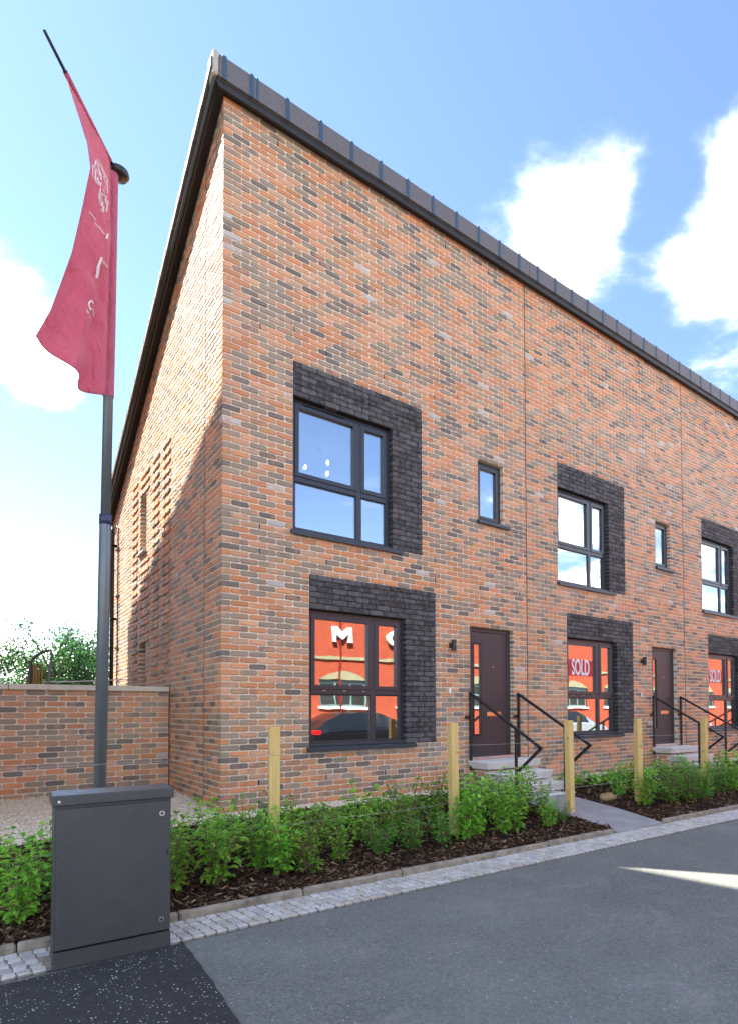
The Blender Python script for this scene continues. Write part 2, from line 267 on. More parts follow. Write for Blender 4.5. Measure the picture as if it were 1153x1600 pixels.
# ------------------------------------------------------------------ helpers
class MB:
    def __init__(s): s.v = []; s.f = []
    def add(s, vs, fs):
        o = len(s.v); s.v.extend([tuple(q) for q in vs]); s.f.extend([tuple(i+o for i in f) for f in fs]); return s
    def box(s, x0, x1, y0, y1, z0, z1):
        return s.add([(x0, y0, z0), (x1, y0, z0), (x1, y1, z0), (x0, y1, z0), (x0, y0, z1), (x1, y0, z1), (x1, y1, z1), (x0, y1, z1)],
                     [(0, 3, 2, 1), (4, 5, 6, 7), (0, 1, 5, 4), (1, 2, 6, 5), (2, 3, 7, 6), (3, 0, 4, 7)])
    def cbox(s, x0, x1, y0, y1, z0, z1, b=.006):          # box with all edges chamfered
        P = []
        for ix, sx in ((0, 1), (1, -1)):
            for iy, sy in ((0, 1), (1, -1)):
                for iz, sz in ((0, 1), (1, -1)):
                    x, y, z = (x0, x1)[ix], (y0, y1)[iy], (z0, z1)[iz]
                    P += [(x, y+sy*b, z+sz*b), (x+sx*b, y, z+sz*b), (x+sx*b, y+sy*b, z)]
        I = lambda a, b_, c, k: (a*4+b_*2+c)*3+k
        F = [(I(0,0,0,0), I(0,0,1,0), I(0,1,1,0), I(0,1,0,0)), (I(1,0,0,0), I(1,1,0,0), I(1,1,1,0), I(1,0,1,0)),
             (I(0,0,0,1), I(1,0,0,1), I(1,0,1,1), I(0,0,1,1)), (I(0,1,0,1), I(0,1,1,1), I(1,1,1,1), I(1,1,0,1)),
             (I(0,0,0,2), I(0,1,0,2), I(1,1,0,2), I(1,0,0,2)), (I(0,0,1,2), I(1,0,1,2), I(1,1,1,2), I(0,1,1,2))]
        for a in (0, 1):
            for b_ in (0, 1):
                F += [(I(a,b_,0,0), I(a,b_,0,1), I(a,b_,1,1), I(a,b_,1,0)), (I(a,0,b_,0), I(a,0,b_,2), I(a,1,b_,2), I(a,1,b_,0)), (I(0,a,b_,1), I(0,a,b_,2), I(1,a,b_,2), I(1,a,b_,1))]
        for a in (0, 1):
            for b_ in (0, 1):
                for c in (0, 1): F.append((I(a,b_,c,0), I(a,b_,c,1), I(a,b_,c,2)))
        return s.add(P, F)
    def tube(s, pts, r, n=10, cap=True):
        pts = [Vector(p) for p in pts]; rs = r if isinstance(r, (list, tuple)) else [r]*len(pts); o = len(s.v); last = None
        for i, p in enumerate(pts):
            d = (pts[min(i+1, len(pts)-1)]-pts[max(i-1, 0)]).normalized()
            if last is None: a = d.orthogonal().normalized()
            else: a = (last-d*last.dot(d)).normalized()
            last = a; b = d.cross(a)
            for k in range(n):
                t = 2*math.pi*k/n; s.v.append(tuple(p+(a*math.cos(t)+b*math.sin(t))*rs[i]))
        for i in range(len(pts)-1):
            for k in range(n): s.f.append((o+i*n+k, o+i*n+(k+1) % n, o+(i+1)*n+(k+1) % n, o+(i+1)*n+k))
        if cap: s.f.append(tuple(o+k for k in range(n))[::-1]); s.f.append(tuple(o+(len(pts)-1)*n+k for k in range(n)))
        return s
    def lathe(s, prof, c=(0, 0, 0), n=20, axis='z'):
        o = len(s.v)
        for r, h in prof:
            for k in range(n):
                t = 2*math.pi*k/n; a, b = r*math.cos(t), r*math.sin(t)
                q = (a, b, h) if axis == 'z' else ((a, h, b) if axis == 'y' else (h, a, b)); s.v.append((c[0]+q[0], c[1]+q[1], c[2]+q[2]))
        for i in range(len(prof)-1):
            for k in range(n): s.f.append((o+i*n+k, o+i*n+(k+1) % n, o+(i+1)*n+(k+1) % n, o+(i+1)*n+k))
        s.f.append(tuple(o+k for k in range(n))[::-1]); s.f.append(tuple(o+(len(prof)-1)*n+k for k in range(n))); return s
    def bar(s, a, b, wd, hd, upv=(0, 0, 1)):               # rectangular bar between two points
        a, b = Vector(a), Vector(b); d = (b-a).normalized(); x = d.cross(Vector(upv)).normalized(); y = x.cross(d)
        P = [p+x*(sx*wd/2)+y*(sy*hd/2) for p in (a, b) for sx, sy in ((-1, -1), (1, -1), (1, 1), (-1, 1))]
        return s.add(P, [(0, 1, 2, 3), (7, 6, 5, 4), (0, 4, 5, 1), (1, 5, 6, 2), (2, 6, 7, 3), (3, 7, 4, 0)])
    def mesh(s, name, mat, smooth=False, loc=(0, 0, 0)):
        me = bpy.data.meshes.new(name); v = s.v
        if tuple(loc) != (0, 0, 0): v = [(a-loc[0], b-loc[1], c-loc[2]) for a, b, c in v]
        me.from_pydata(v, [], s.f); me.materials.append(mat)
        if smooth: me.polygons.foreach_set('use_smooth', [True]*len(me.polygons))
        me.update(); return me
    def build(s, name, mat, parent=None, smooth=False, label=None):
        wl = WL.get(parent.name, (0, 0, 0)) if parent else (0, 0, 0)
        o = bpy.data.objects.new(name, s.mesh(name, mat, smooth, wl)); col.objects.link(o)
        if parent: o.parent = parent; WL[o.name] = wl
        if label: o['label'] = label
        return o
WL = {}                                                   # where each parent's own origin lies in the world
def tag(o, label=None, cat=None, group=None, kind=None):
    if label: o['label'] = label
    if cat: o['category'] = cat
    if group: o['group'] = group
    if kind: o['kind'] = kind
    return o
def empty(name, loc=(0, 0, 0), **k):
    o = bpy.data.objects.new(name, None); o.empty_display_size = .2; o.location = loc; col.objects.link(o); WL[o.name] = tuple(loc); return tag(o, **k)
def inst(name, me, parent, loc, scale=None, rot=None):
    o = bpy.data.objects.new(name, me); o.parent = parent; o.location = loc
    if scale: o.scale = scale
    if rot: o.rotation_euler = rot
    col.objects.link(o); return o
def copy_tree(o, parent=None):
    c = o.copy(); col.objects.link(c); c.parent = parent
    for ch in list(o.children): copy_tree(ch, c)
    return c
def text_mesh(txt, size, mat, bold=.0, sx=1., extrude=.002):
    cu = bpy.data.curves.new('t', 'FONT'); cu.body = txt; cu.size = size; cu.offset = bold; cu.extrude = extrude; cu.align_x = 'CENTER'; cu.align_y = 'CENTER'
    ob = bpy.data.objects.new('t', cu); col.objects.link(ob); dg = bpy.context.evaluated_depsgraph_get(); me = bpy.data.meshes.new_from_object(ob.evaluated_get(dg))
    bpy.data.objects.remove(ob); me.transform(Matrix.Diagonal((sx, 1, 1, 1))); me.materials.clear(); me.materials.append(mat); return me

# ------------------------------------------------------------------ ground
def pixz(u, v, z):
    d = fw+rt2*((u-PX)/FPX)+up2*((PY-v)/FPX); p = CV+d*((z-CAM[2])/d.z); return (p.x, p.y)
def kerb_y(x): return -2.71-.034*max(x, -3)
def gz(x, y):
    k = kerb_y(x)
    if y >= .0: return min(.038*y, .1)
    if y >= -.45: return .0
    if y >= k+.05: return -.235*(y+.45)/(k+.05+.45)
    return -.235
ROADZ = -.285
def sheet(name, pts, z, mat, kind='structure'):
    m = MB(); m.add([(x, y, z) for x, y in pts], [tuple(range(len(pts)))]); return tag(m.build(name, mat), kind=kind)
sheet('ground', [(-600, -600), (600, -600), (600, 600), (-600, 600)], -.42, earth_m)
def grid(name, x0, x1, y0, y1, nx, ny, zf, mat):
    m = MB(); vs = [(x0+(x1-x0)*i/nx, y0+(y1-y0)*j/ny) for j in range(ny+1) for i in range(nx+1)]
    m.add([(x, y, zf(x, y)) for x, y in vs], [(j*(nx+1)+i, j*(nx+1)+i+1, (j+1)*(nx+1)+i+1, (j+1)*(nx+1)+i) for j in range(ny) for i in range(nx)])
    return tag(m.build(name, mat, smooth=True), kind='structure')
road = MB(); xs = [-60, -3, 0, 3, 6, 10, 16, 70]
road.add([(x, kerb_y(min(x, 16))-.36, ROADZ) for x in xs]+[(x, -12.2, ROADZ) for x in xs], [(i+8, i+9, i+1, i) for i in range(7)]); tag(road.build('road', asph_m), kind='structure')
sheet('fresh_tarmac_patch', [(-4.2, -3.02), (-1.30, -3.10)]+[pixz(u, v, ROADZ) for u, v in ((287, 1473), (292, 1481), (301, 1490), (306, 1499), (315, 1509), (322, 1521), (333, 1533), (339, 1546), (349, 1558), (357, 1574), (371, 1592), (385, 1615))]+[(-1.30, -7.5), (-4.2, -7.5)], ROADZ+.004, tarm_m)
m = MB(); m.box(-60, 70, -14, -12.2, -.5, -.17); tag(m.build('far_pavement', pave_m), kind='structure')
def bump2(x, y): return .018*math.sin(3.1*x+1.7*y)+.014*math.sin(7.3*x-4.9*y)+.008*math.sin(17*x+13*y)
grid('planting_bed', -4, 14, -3.35, -.38, 300, 60, lambda x, y: (gz(x, y)+bump2(x, y)*.9-.01) if y > kerb_y(x)+.03 and not (3.69 < x < 4.61 or 8.75 < x < 9.66) else -.4, mulch_m)
grid('gravel_bed', -3.2, 15, -.42, 2.4, 90, 20, lambda x, y: gz(x, y)-.012, grav_g)
grid('back_yard', -3.2, 15, 2.4, 60, 4, 6, lambda x, y: .08, earth_m)
# loose stones of the gravel, chips of the mulch: nobody could count them
def scatter_stones(n, area, rad, zoff):
    m = MB()
    for _ in range(n):
        x, y = area(); r = rad*rng.uniform(.55, 1.25); a = rng.uniform(0, 6.3); q = [rng.uniform(.7, 1.2) for _ in range(6)]; z = gz(x, y)+zoff+rng.uniform(-.2, .5)*r
        c, s = math.cos(a)*r, math.sin(a)*r
        m.add([(x+c*q[0], y+s*q[0], z), (x-s*q[1]*.7, y+c*q[1]*.7, z), (x-c*q[2], y-s*q[2], z), (x+s*q[3]*.7, y-c*q[3]*.7, z), (x, y, z+r*.55*q[4]), (x, y, z-r*.5)],
              [(0, 1, 4), (1, 2, 4), (2, 3, 4), (3, 0, 4), (1, 0, 5), (2, 1, 5), (3, 2, 5), (0, 3, 5)])
    return m
def lane(): return (rng.uniform(-2.6, 0), -.5+2.9*rng.random()**1.4)
tag(scatter_stones(17000, lane, .013, .002).build('gravel_stones', grav_m), 'cream pebbles loose on the lane beside the brick gable', 'gravel', kind='stuff')
tag(scatter_stones(9000, lambda: (11*rng.random()**1.3, rng.uniform(-.46, -.01)), .013, .002).build('gravel_margin', grav_m), 'cream pebble strip along the foot of the front wall', 'gravel', kind='stuff')
def chips(n):
    m = MB()
    for _ in range(n):
        x = -2.4+12.5*rng.random()**1.45; k = kerb_y(x); y = k+.06+(-.46-k-.06)*rng.random()**1.25
        if 3.66 < x < 4.66: continue
        z = gz(x, y)+bump2(x, y)*.9+rng.uniform(-.012, .016); l = rng.uniform(.02, .085); wd = rng.uniform(.005, .015); a = rng.uniform(0, 6.3); tl = rng.uniform(-.6, .6)
        d = Vector((math.cos(a)*math.cos(tl), math.sin(a)*math.cos(tl), math.sin(tl)))*l/2; sdv = Vector((-math.sin(a), math.cos(a), rng.uniform(-.5, .5)))*wd; h = Vector((0, 0, wd*.7)); p = Vector((x, y, z))
        m.add([p-d-sdv*.6, p-d*.9+sdv*.5, p+d+sdv*.6, p+d*.85-sdv, p-d*.5+h, p+d*.5+h], [(0, 3, 5, 4), (1, 4, 5, 2), (0, 4, 1), (3, 2, 5)])
    return m
tag(chips(26000).build('bark_mulch', chip_m), 'dark brown bark chips covering the planting bed', 'mulch', kind='stuff')

# kerb stones, granite setts, path slabs
kerb = empty('kerb', (-2.03, kerb_y(-2.03), -.28), kind='structure')
km = []
for i in range(4):
    m = MB(); m.cbox(0, .908, 0, .052, -.1, .062, .012)
    m.v = [(x, y+rng.uniform(-.003, .003), z+rng.uniform(-.004, .004)) for x, y, z in m.v]; km.append(m.mesh('kerb_stone', kerb_m))
x = -2.035-.915*2
while x < 10.5:
    x1 = x+.908
    if x1 > 3.68 and x < 4.62: pass
    sc = 1.0
    if x < 3.66 < x1: sc = (3.64-x)/.908
    if not (x >= 3.6 and x < 4.58):
        o = inst('kerb_stone', rng.choice(km), kerb, (x+2.03, kerb_y(x)-kerb_y(-2.03), 0), (sc, 1, 1), (0, 0, -.034))
        x += .915 if sc == 1 else .92
        if sc != 1: x = 4.63
    else: x = 4.63
setts = empty('sett_strip', (-2, -2.9, ROADZ), kind='structure')
m = MB(); xs = [-3.2, 0, 3, 6, 9, 14]; m.add([(x, kerb_y(x)-.40, ROADZ+.011) for x in xs]+[(x, kerb_y(x)+.06, ROADZ+.011) for x in xs], [(i, i+1, i+7, i+6) for i in range(5)]); m.build('grout', grout_m, setts)
sm = []
for i in range(6):
    m = MB(); m.cbox(-.0315, .0315, -.035, .035, -.03, .010, .005); m.v = [(a+rng.uniform(-.003, .003), b+rng.uniform(-.003, .003), c+rng.uniform(-.002, .002)) for a, b, c in m.v]; sm.append(m)
smm = [q.mesh('sett', sett_o) for q in sm]
far = MB(); cnt = 0; x = -2.35; sl = []
while x < 11:
    for r_ in range(5): sl.append((x+rng.uniform(-.004, .004)+r_*.010, kerb_y(x)-.042-r_*.0785))
    x += .0715
sl.sort(key=lambda q: (q[0]+2.27)**2+(q[1]+7.14)**2)
for q in sl:
    if -1.905 < q[0] < -1.27 and q[1] < -2.78: continue                      # the cabinet stands here
    z = ROADZ+.006+rng.uniform(-.002, .0025)
    if cnt < 300:
        k = rng.randrange(6); inst('sett', smm[k], setts, (q[0]+2, q[1]+2.9, z-ROADZ), None, (rng.uniform(-.03, .03), rng.uniform(-.03, .03), rng.uniform(-.06, .06)+rng.choice((0, math.pi)))); cnt += 1
    else: far.add([(a+q[0], b+q[1], c+z) for a, b, c in rng.choice(sm).v], sm[0].f)
tag(far.build('far_setts', sett_i, setts), kind='stuff')
for hx, nm in ((0, 1), (5.055, 2)):
    path = empty('path', (3.7+hx, -1.2, -.1), kind='structure')
    ys = [-.95, -1.55, -2.15, kerb_y(4.1+hx)-.01]
    for a, b in zip(ys, ys[1:]):
        m = MB(); za, zb = gz(4+hx, a)+.015, gz(4+hx, b)+.015
        if b < -2.6: zb = ROADZ+.028
        m.box(3.68+hx, 4.62+hx, b+.004, a-.004, -.4, 0); m.v = [(px, py, (za if abs(py-a) < .02 else zb) if pz == 0 else pz) for px, py, pz in m.v]; m.build('paving_slab', slab_m, path)

# ------------------------------------------------------------------ terrace of brick houses
W, J, DEP, SLOPE, TOP = 5.055, 5.129, 7.2, .482, 8.62
ZK = [0]
for k in range(1, 116): ZK.append(.072*k if k <= 10 else .72+(k-10)*.07507 if k <= 40 else 2.972+(k-40)*.076 if k <= 76 else 5.708+(k-76)*(TOP-5.708)/39)
def brick_geo(l, h, d, c=.0075, jit=.0028, corner=False):
    # octagonal tumbled face toward -y, sides running back to depth d
    q = lambda: rng.uniform(-jit, jit)
    k = min(.016, h*.27) if not corner else .006
    pts = [(k, 0), (l-k, 0), (l, k), (l, h-k), (l-k, h), (k, h), (0, h-k), (0, k)]
    pts = [(a+q(), b+q()*.8) for a, b in pts]
    cx_, cz_ = l/2, h/2
    fr = [(a+(c if a < cx_ else -c)*(1 if .02 < a < l-.02 or True else 0), 0+q()*.7, b+(c if b < cz_ else -c)) for a, b in pts]
    ed = [(a, c*.9, b) for a, b in pts]; bk = [(a, d, b) for a, b in pts]
    f = [tuple(range(8))]
    for i in range(8):
        j = (i+1) % 8; f.append((8+i, 8+j, j, i)); f.append((16+i, 16+j, 8+j, 8+i))
    return fr+ed+bk, f
def runs(a, b, cuts):
    out = [(a, b)]
    for c0, c1 in cuts:
        nx = []
        for p, q in out:
            if c1 <= p or c0 >= q: nx.append((p, q)); continue
            if c0 > p: nx.append((p, c0))
            if c1 < q: nx.append((c1, q))
        out = nx
    return out
def lay(a, b, cuts, phase, k, bl=.215):
    """bricks (start, length) of one course between a and b"""
    res = []
    for p, q in runs(a, b, cuts):
        x = a-phase
        while x < q:
            s0, s1 = max(x, p), min(x+bl, q)
            if s1-s0 > .035: res.append((s0, s1-s0))
            elif s1-s0 > 0 and res and abs(res[-1][0]+res[-1][1]+.01-s0) < .003: res[-1] = (res[-1][0], s1-res[-1][0])
            x += bl+.01
    return res
def area(quad):
    p = [proj(q) for q in quad]
    return abs(sum(p[i][0]*p[(i+1) % 4][1]-p[(i+1) % 4][0]*p[i][1] for i in range(4)))/2, p
VAR = {}
def variants(key, mat, l, h, d, n=10):
    if key not in VAR:
        VAR[key] = []
        for _ in range(n):
            m = MB(); v, f = brick_geo(l, h, d); m.add(v, f); VAR[key].append(m.mesh('brick', mat))
    return VAR[key]
def put_bricks(F, G, wall, house_loc, mat_i, mat_o, limit=300, proud=None):
    """F: front bricks (x,l,k); G: gable bricks (y,l,k,proud). The largest `limit` become objects, the rest one mesh."""
    items = []
    for (x, l, k) in F:
        z0, z1 = ZK[k]+.005, ZK[k+1]-.005; ar, p = area([(x, 0, z0), (x+l, 0, z0), (x+l, 0, z1), (x, 0, z1)])
        ok = abs(l-.215) < .004 and x > house_loc[0]+.05 and all(0 < a < 1153 and 0 < b < 1600 for a, b in p)
        items.append((ar if ok else 0, 'F', x, l, k, 0))
    for (y, l, k, pr) in G:
        items.append((0, 'G', y, l, k, pr))
    items.sort(key=lambda t: -t[0]); st = MB(); n = 0
    for ar, face, a, l, k, pr in items:
        z0, h = ZK[k]+.006, ZK[k+1]-ZK[k]-.012
        if ar > 0 and n < limit:
            me = rng.choice(variants((mat_o.name, 'F'), mat_o, .215, .065, .1025)); o = inst('brick', me, wall, (a-house_loc[0], rng.uniform(-.0015, .0015), z0), (l/.215, 1, h/.065)); n += 1; continue
        v, f = brick_geo(l, h, .1025, corner=(a < house_loc[0]+.02))
        j = rng.uniform(-.0015, .0015)
        if face == 'F': st.add([(a+p[0], p[1]+j, z0+p[2]) for p in v], f)
        else: st.add([(p[1]+j-pr, a+p[0], z0+p[2]) for p in v], [g[::-1] for g in f])
    return st
def wall_cells(m, x0, x1, z0, z1, holes, y, e=.004, dep=.11):
    hs = [(a-e, b+e, c-e if c > z0+.01 else c, d+e) for a, b, c, d in holes]
    X = sorted({x0, x1, *[q for h in hs for q in h[:2]]}); Z = sorted({z0, z1, *[q for h in hs for q in h[2:]]})
    for xa, xb in zip(X, X[1:]):
        for za, zb in zip(Z, Z[1:]):
            cx_, cz_ = (xa+xb)/2, (za+zb)/2
            if any(h[0] < cx_ < h[1] and h[2] < cz_ < h[3] for h in hs): continue
            m.add([(xa, y, za), (xb, y, za), (xb, y, zb), (xa, y, zb)], [(0, 1, 2, 3)])
    for a, b, c, d in hs:
        m.add([(a, y, c), (b, y, c), (b, y, d), (a, y, d), (a, y+dep, c), (b, y+dep, c), (b, y+dep, d), (a, y+dep, d)], [(0, 4, 5, 1), (1, 5, 6, 2), (2, 6, 7, 3), (3, 7, 4, 0)])
GLY = .125; FRY = .085
def sash(m, x0, x1, z0, z1, wd, y0, y1):
    m.cbox(x0, x0+wd, y0, y1, z0, z1, .004); m.cbox(x1-wd, x1, y0, y1, z0, z1, .004)
    m.cbox(x0+wd-.001, x1-wd+.001, y0+.001, y1, z0, z0+wd, .004); m.cbox(x0+wd-.001, x1-wd+.001, y0+.001, y1, z1-wd, z1, .004)
def window(house, x0, x1, z0, z1, vent=False):
    fr = MB(); t = .062; mx = x0+(x1-x0)*.667; tz = z0+(z1-z0)*.405
    sash(fr, x0, x1, z0, z1, t, FRY, FRY+.07)
    fr.cbox(mx-.036, mx+.036, FRY+.001, FRY+.069, z0+t-.001, z1-t+.001, .005)
    for a, b in ((x0+t, mx-.036), (mx+.036, x1-t)): fr.cbox(a-.001, b+.001, FRY+.002, FRY+.068, tz-.036, tz+.036, .005)
    f = fr.build('window', frame_m, house)
    for a, b in ((x0+t, mx-.036), (mx+.036, x1-t)):
        s = MB(); sash(s, a-.006, b+.006, tz+.03, z1-t+.006, .058, FRY-.012, FRY+.05); s.build('casement', frame_m, f)
        p = MB(); p.box(a+.05, b-.05, GLY-.012, GLY, tz+.085, z1-t-.05); p.build('pane', glass_m, f)
        g = MB(); sash(g, a-.003, b+.003, z0+t-.003, tz-.033, .016, FRY+.01, FRY+.05); g.build('glazing_bead', black_m, f)
        p = MB(); p.box(a+.010, b-.010, GLY-.012, GLY, z0+t+.01, tz-.046); p.build('pane', glass_m, f)
    for q in (.25, .55, .85):
        c = MB(); c.box(x0+(mx-x0)*q-.02, x0+(mx-x0)*q+.02, FRY-.003, FRY+.01, tz+.010, tz+.018); c.build('drain_cap', steel_m if not vent else frame_m, f)
    if vent:
        v = MB(); v.cbox(x0+.17, mx-.22, FRY-.022, FRY-.008, z1-.05, z1-.025, .005); v.build('trickle_vent', black_m, f)
    s = MB(); zt = z0+.005; xa, xb = x0-.035, x1+.155 if x1-x0 > 1 else x1+.1
    s.add([(xa, -.055, zt-.062), (xb, -.055, zt-.062), (xb, .1, zt-.05), (xa, .1, zt-.05), (xa, -.055, zt-.012), (xb, -.055, zt-.012), (xb, .1, zt+.012), (xa, .1, zt+.012)], [(0, 3, 2, 1), (4, 5, 6, 7), (0, 1, 5, 4), (1, 2, 6, 5), (2, 3, 7, 6), (3, 0, 4, 7)])
    s.cbox(x0+.002, x1-.002, .03, FRY+.02, zt+.004, zt+.032, .004)
    s.build('sill', sill_m, f); return f
def small_window(house, x0, x1, z0, z1):
    fr = MB(); sash(fr, x0, x1, z0, z1, .06, FRY, FRY+.07); f = fr.build('window', frame_m, house)
    s = MB(); sash(s, x0+.055, x1-.055, z0+.055, z1-.055, .05, FRY-.012, FRY+.05); s.build('casement', frame_m, f)
    p = MB(); p.box(x0+.1, x1-.1, GLY-.012, GLY, z0+.1, z1-.1); p.build('pane', glass_m, f)
    s = MB(); s.cbox(x0-.03, x1+.11, -.055, .1, z0-.065, z0-.006, .006); s.build('sill', sill_m, f)
def door(house, x0, x1, z0, z1):
    fr = MB(); sash(fr, x0, x1, z0, z1, .06, FRY, FRY+.08); f = fr.build('door_frame', frame_m, house)
    d = MB(); a, b, c, e = x0+.065, x1-.065, z0+.04, z1-.065; y0, y1 = FRY+.012, FRY+.058
    gx0, gx1, gz0, gz1 = a+.085, a+.235, c+.33, e-.19                      # slim glazed slot
    d.box(a, gx0, y0, y1, c, e); d.box(gx1, b, y0, y1, c, e); d.box(gx0-.001, gx1+.001, y0+.0005, y1, c, gz0); d.box(gx0-.001, gx1+.001, y0+.0005, y1, gz1, e)
    dd = d.build('door', door_m, house)
    g = MB(); sash(g, gx0-.02, gx1+.02, gz0-.02, gz1+.02, .028, y0-.008, y0+.03); g.build('glazing_trim', black_m, dd)
    g = MB(); g.box(gx0+.006, gx1-.006, y0+.018, y0+.028, gz0+.006, gz1-.006); g.build('pane', glass_m, dd)
    g = MB(); g.cbox((gx1+b)/2-.16, (gx1+b)/2+.14, y0-.012, y0+.004, z0+.66, z0+.735, .006); g.cbox((gx1+b)/2-.13, (gx1+b)/2+.11, y0-.018, y0-.008, z0+.675, z0+.72, .006); g.build('letter_plate', copper_m, dd)
    g = MB(); g.lathe([(.011, -.008), (.011, .005)], ((gx1+b)/2-.02, y0, z0+1.47), 12, 'y'); g.build('spyhole', steel_m, dd)
    g = MB(); g.box(x0+.005, x1-.005, .0, FRY+.05, z0-.02, z0+.018); g.build('threshold', steel_m, f)
def railing(house, x, z0):
    g = MB(); t = .035; y0, z1 = -.035, z0+1.06
    P0, P1, P2 = Vector((x, y0, z1)), Vector((x, -1.52, z0+.26)), Vector((x, -1.08, z0-.08))
    g.bar(P0+Vector((0, .02, .01)), P1, t, t); g.bar(P1+Vector((0, -.012, .016)), P2, t, t, (0, 1, 0)); r = g.build('handrail', rail_m, house)
    g = MB(); g.box(x-t/2, x+t/2, y0-t/2, y0+t/2, z0-.14, z1); g.build('post', rail_m, r)
    g = MB(); yy = -1.03; g.box(x-t/2+.002, x+t/2-.002, yy-t/2, yy+t/2, z0-.42, z1-(z1-(z0+.26))*(.995/1.485)); g.build('post', rail_m, r)
    g = MB(); g.cbox(x-.10, x-.01, -.03, -.004, z0+.66, z0+.71, .004); g.build('bracket', rail_m, r)
    g = MB(); g.cbox(x-.02, x+.09, -.06, -.047, z0-.13, z0-.03, .004); g.build('foot_plate', rail_m, r)
def steps(house, xo):
    root = MB(); root.box(xo+3.9, xo+4.84, -.36, -.002, -.2, .26); root.box(xo+3.93, xo+4.84, -.66, -.361, -.2, .1); st = root.build('steps', mort, house)
    b = MB()
    for k in range(0, 5):
        z0, z1 = ZK[0]-.2+.075*k+.005, -.2+.075*(k+1)-.005
        for yy in (-.36+.0 if k % 2 else -.25, -.14 if k % 2 else -.03):
            v, f = brick_geo(.2, z1-z0, .05); b.add([(xo+3.894+p[1], yy+p[0]*.9, z0+.06+p[2]) for p in v], [q[::-1] for q in f])
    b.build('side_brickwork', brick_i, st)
    for y0, y1, zt, h, xa, xb in ((-.46, -.0, .405, .12, 3.76, 4.95), (-.74, -.30, .245, .13, 3.84, 4.93), (-1.02, -.62, .09, .14, 3.86, 4.90), (-1.22, -.9, -.05, .14, 3.86, 4.9)):
        m = MB(); m.cbox(xo+xa, xo+xb, y0, y1, zt-h, zt, .012); m.v = [(a+(.045 if (c < zt-.05 and a < xo+xa+.05) else 0), b_+(.03 if (c < zt-.05 and b_ < y0+.05) else 0), c) for a, b_, c in m.v]; m.build('tread', conc_m, st)
def lamp(house, x, z):
    m = MB(); m.lathe([(.036, -.085), (.038, -.08), (.038, .08), (.036, .085)], (x, -.075, z), 20); m.cbox(x-.045, x+.012, -.05, -.003, z-.035, z+.035, .006); o = m.build('wall_lamp', black_m, house, False)
    b = MB(); b.lathe([(.008, -.118), (.008, -.11)], (x, 0, z+.01), 8, 'y'); b.build('screw', steel_m, o)
def surround(house, x0, xo, x1, k0, kl, k1, wx):
    """black engineering-brick hood: lintel courses kl..k1 from x0 to x1, right jamb xo..x1 from k0 to kl"""
    m = MB(); y = .0065
    for a, b, c, d in ((x0, x1, ZK[kl], ZK[k1]), (xo, x1, ZK[k0], ZK[kl])): m.add([(a, y, c), (b, y, c), (b, y, d), (a, y, d)], [(0, 1, 2, 3)])
    m.add([(xo+.003, y, ZK[k0]), (xo+.003, .115, ZK[k0]), (xo+.003, .115, ZK[kl]), (xo+.003, y, ZK[kl])], [(3, 2, 1, 0)])
    m.add([(x0, y, ZK[kl]+.003), (xo, y, ZK[kl]+.003), (xo, .115, ZK[kl]+.003), (x0, .115, ZK[kl]+.003)], [(3, 2, 1, 0)])
    s = m.build('window_surround', mort_d, house); wl = WL[house.name]
    for k in range(k0, k1):
        a, b = (x0 if k >= kl else xo), x1; ph = (.1125 if k % 2 else 0)
        for (p, l) in lay(a, b, [], ph, k):
            h = ZK[k+1]-ZK[k]-.01; me = rng.choice(variants('dark', dark_o, .215, .065, .1025)); inst('brick', me, s, (p-wl[0], rng.uniform(-.004, .0), ZK[k]+.005), (l/.215, 1, h/.065))
    return s
house_labels = ['end terrace brick house with its gable wall facing the gravel lane', 'middle terrace brick house whose door stands between the second and third downstairs windows', 'far terrace brick house cut off by the right edge of the photo']
gy0, gy1 = 3.95, 4.43
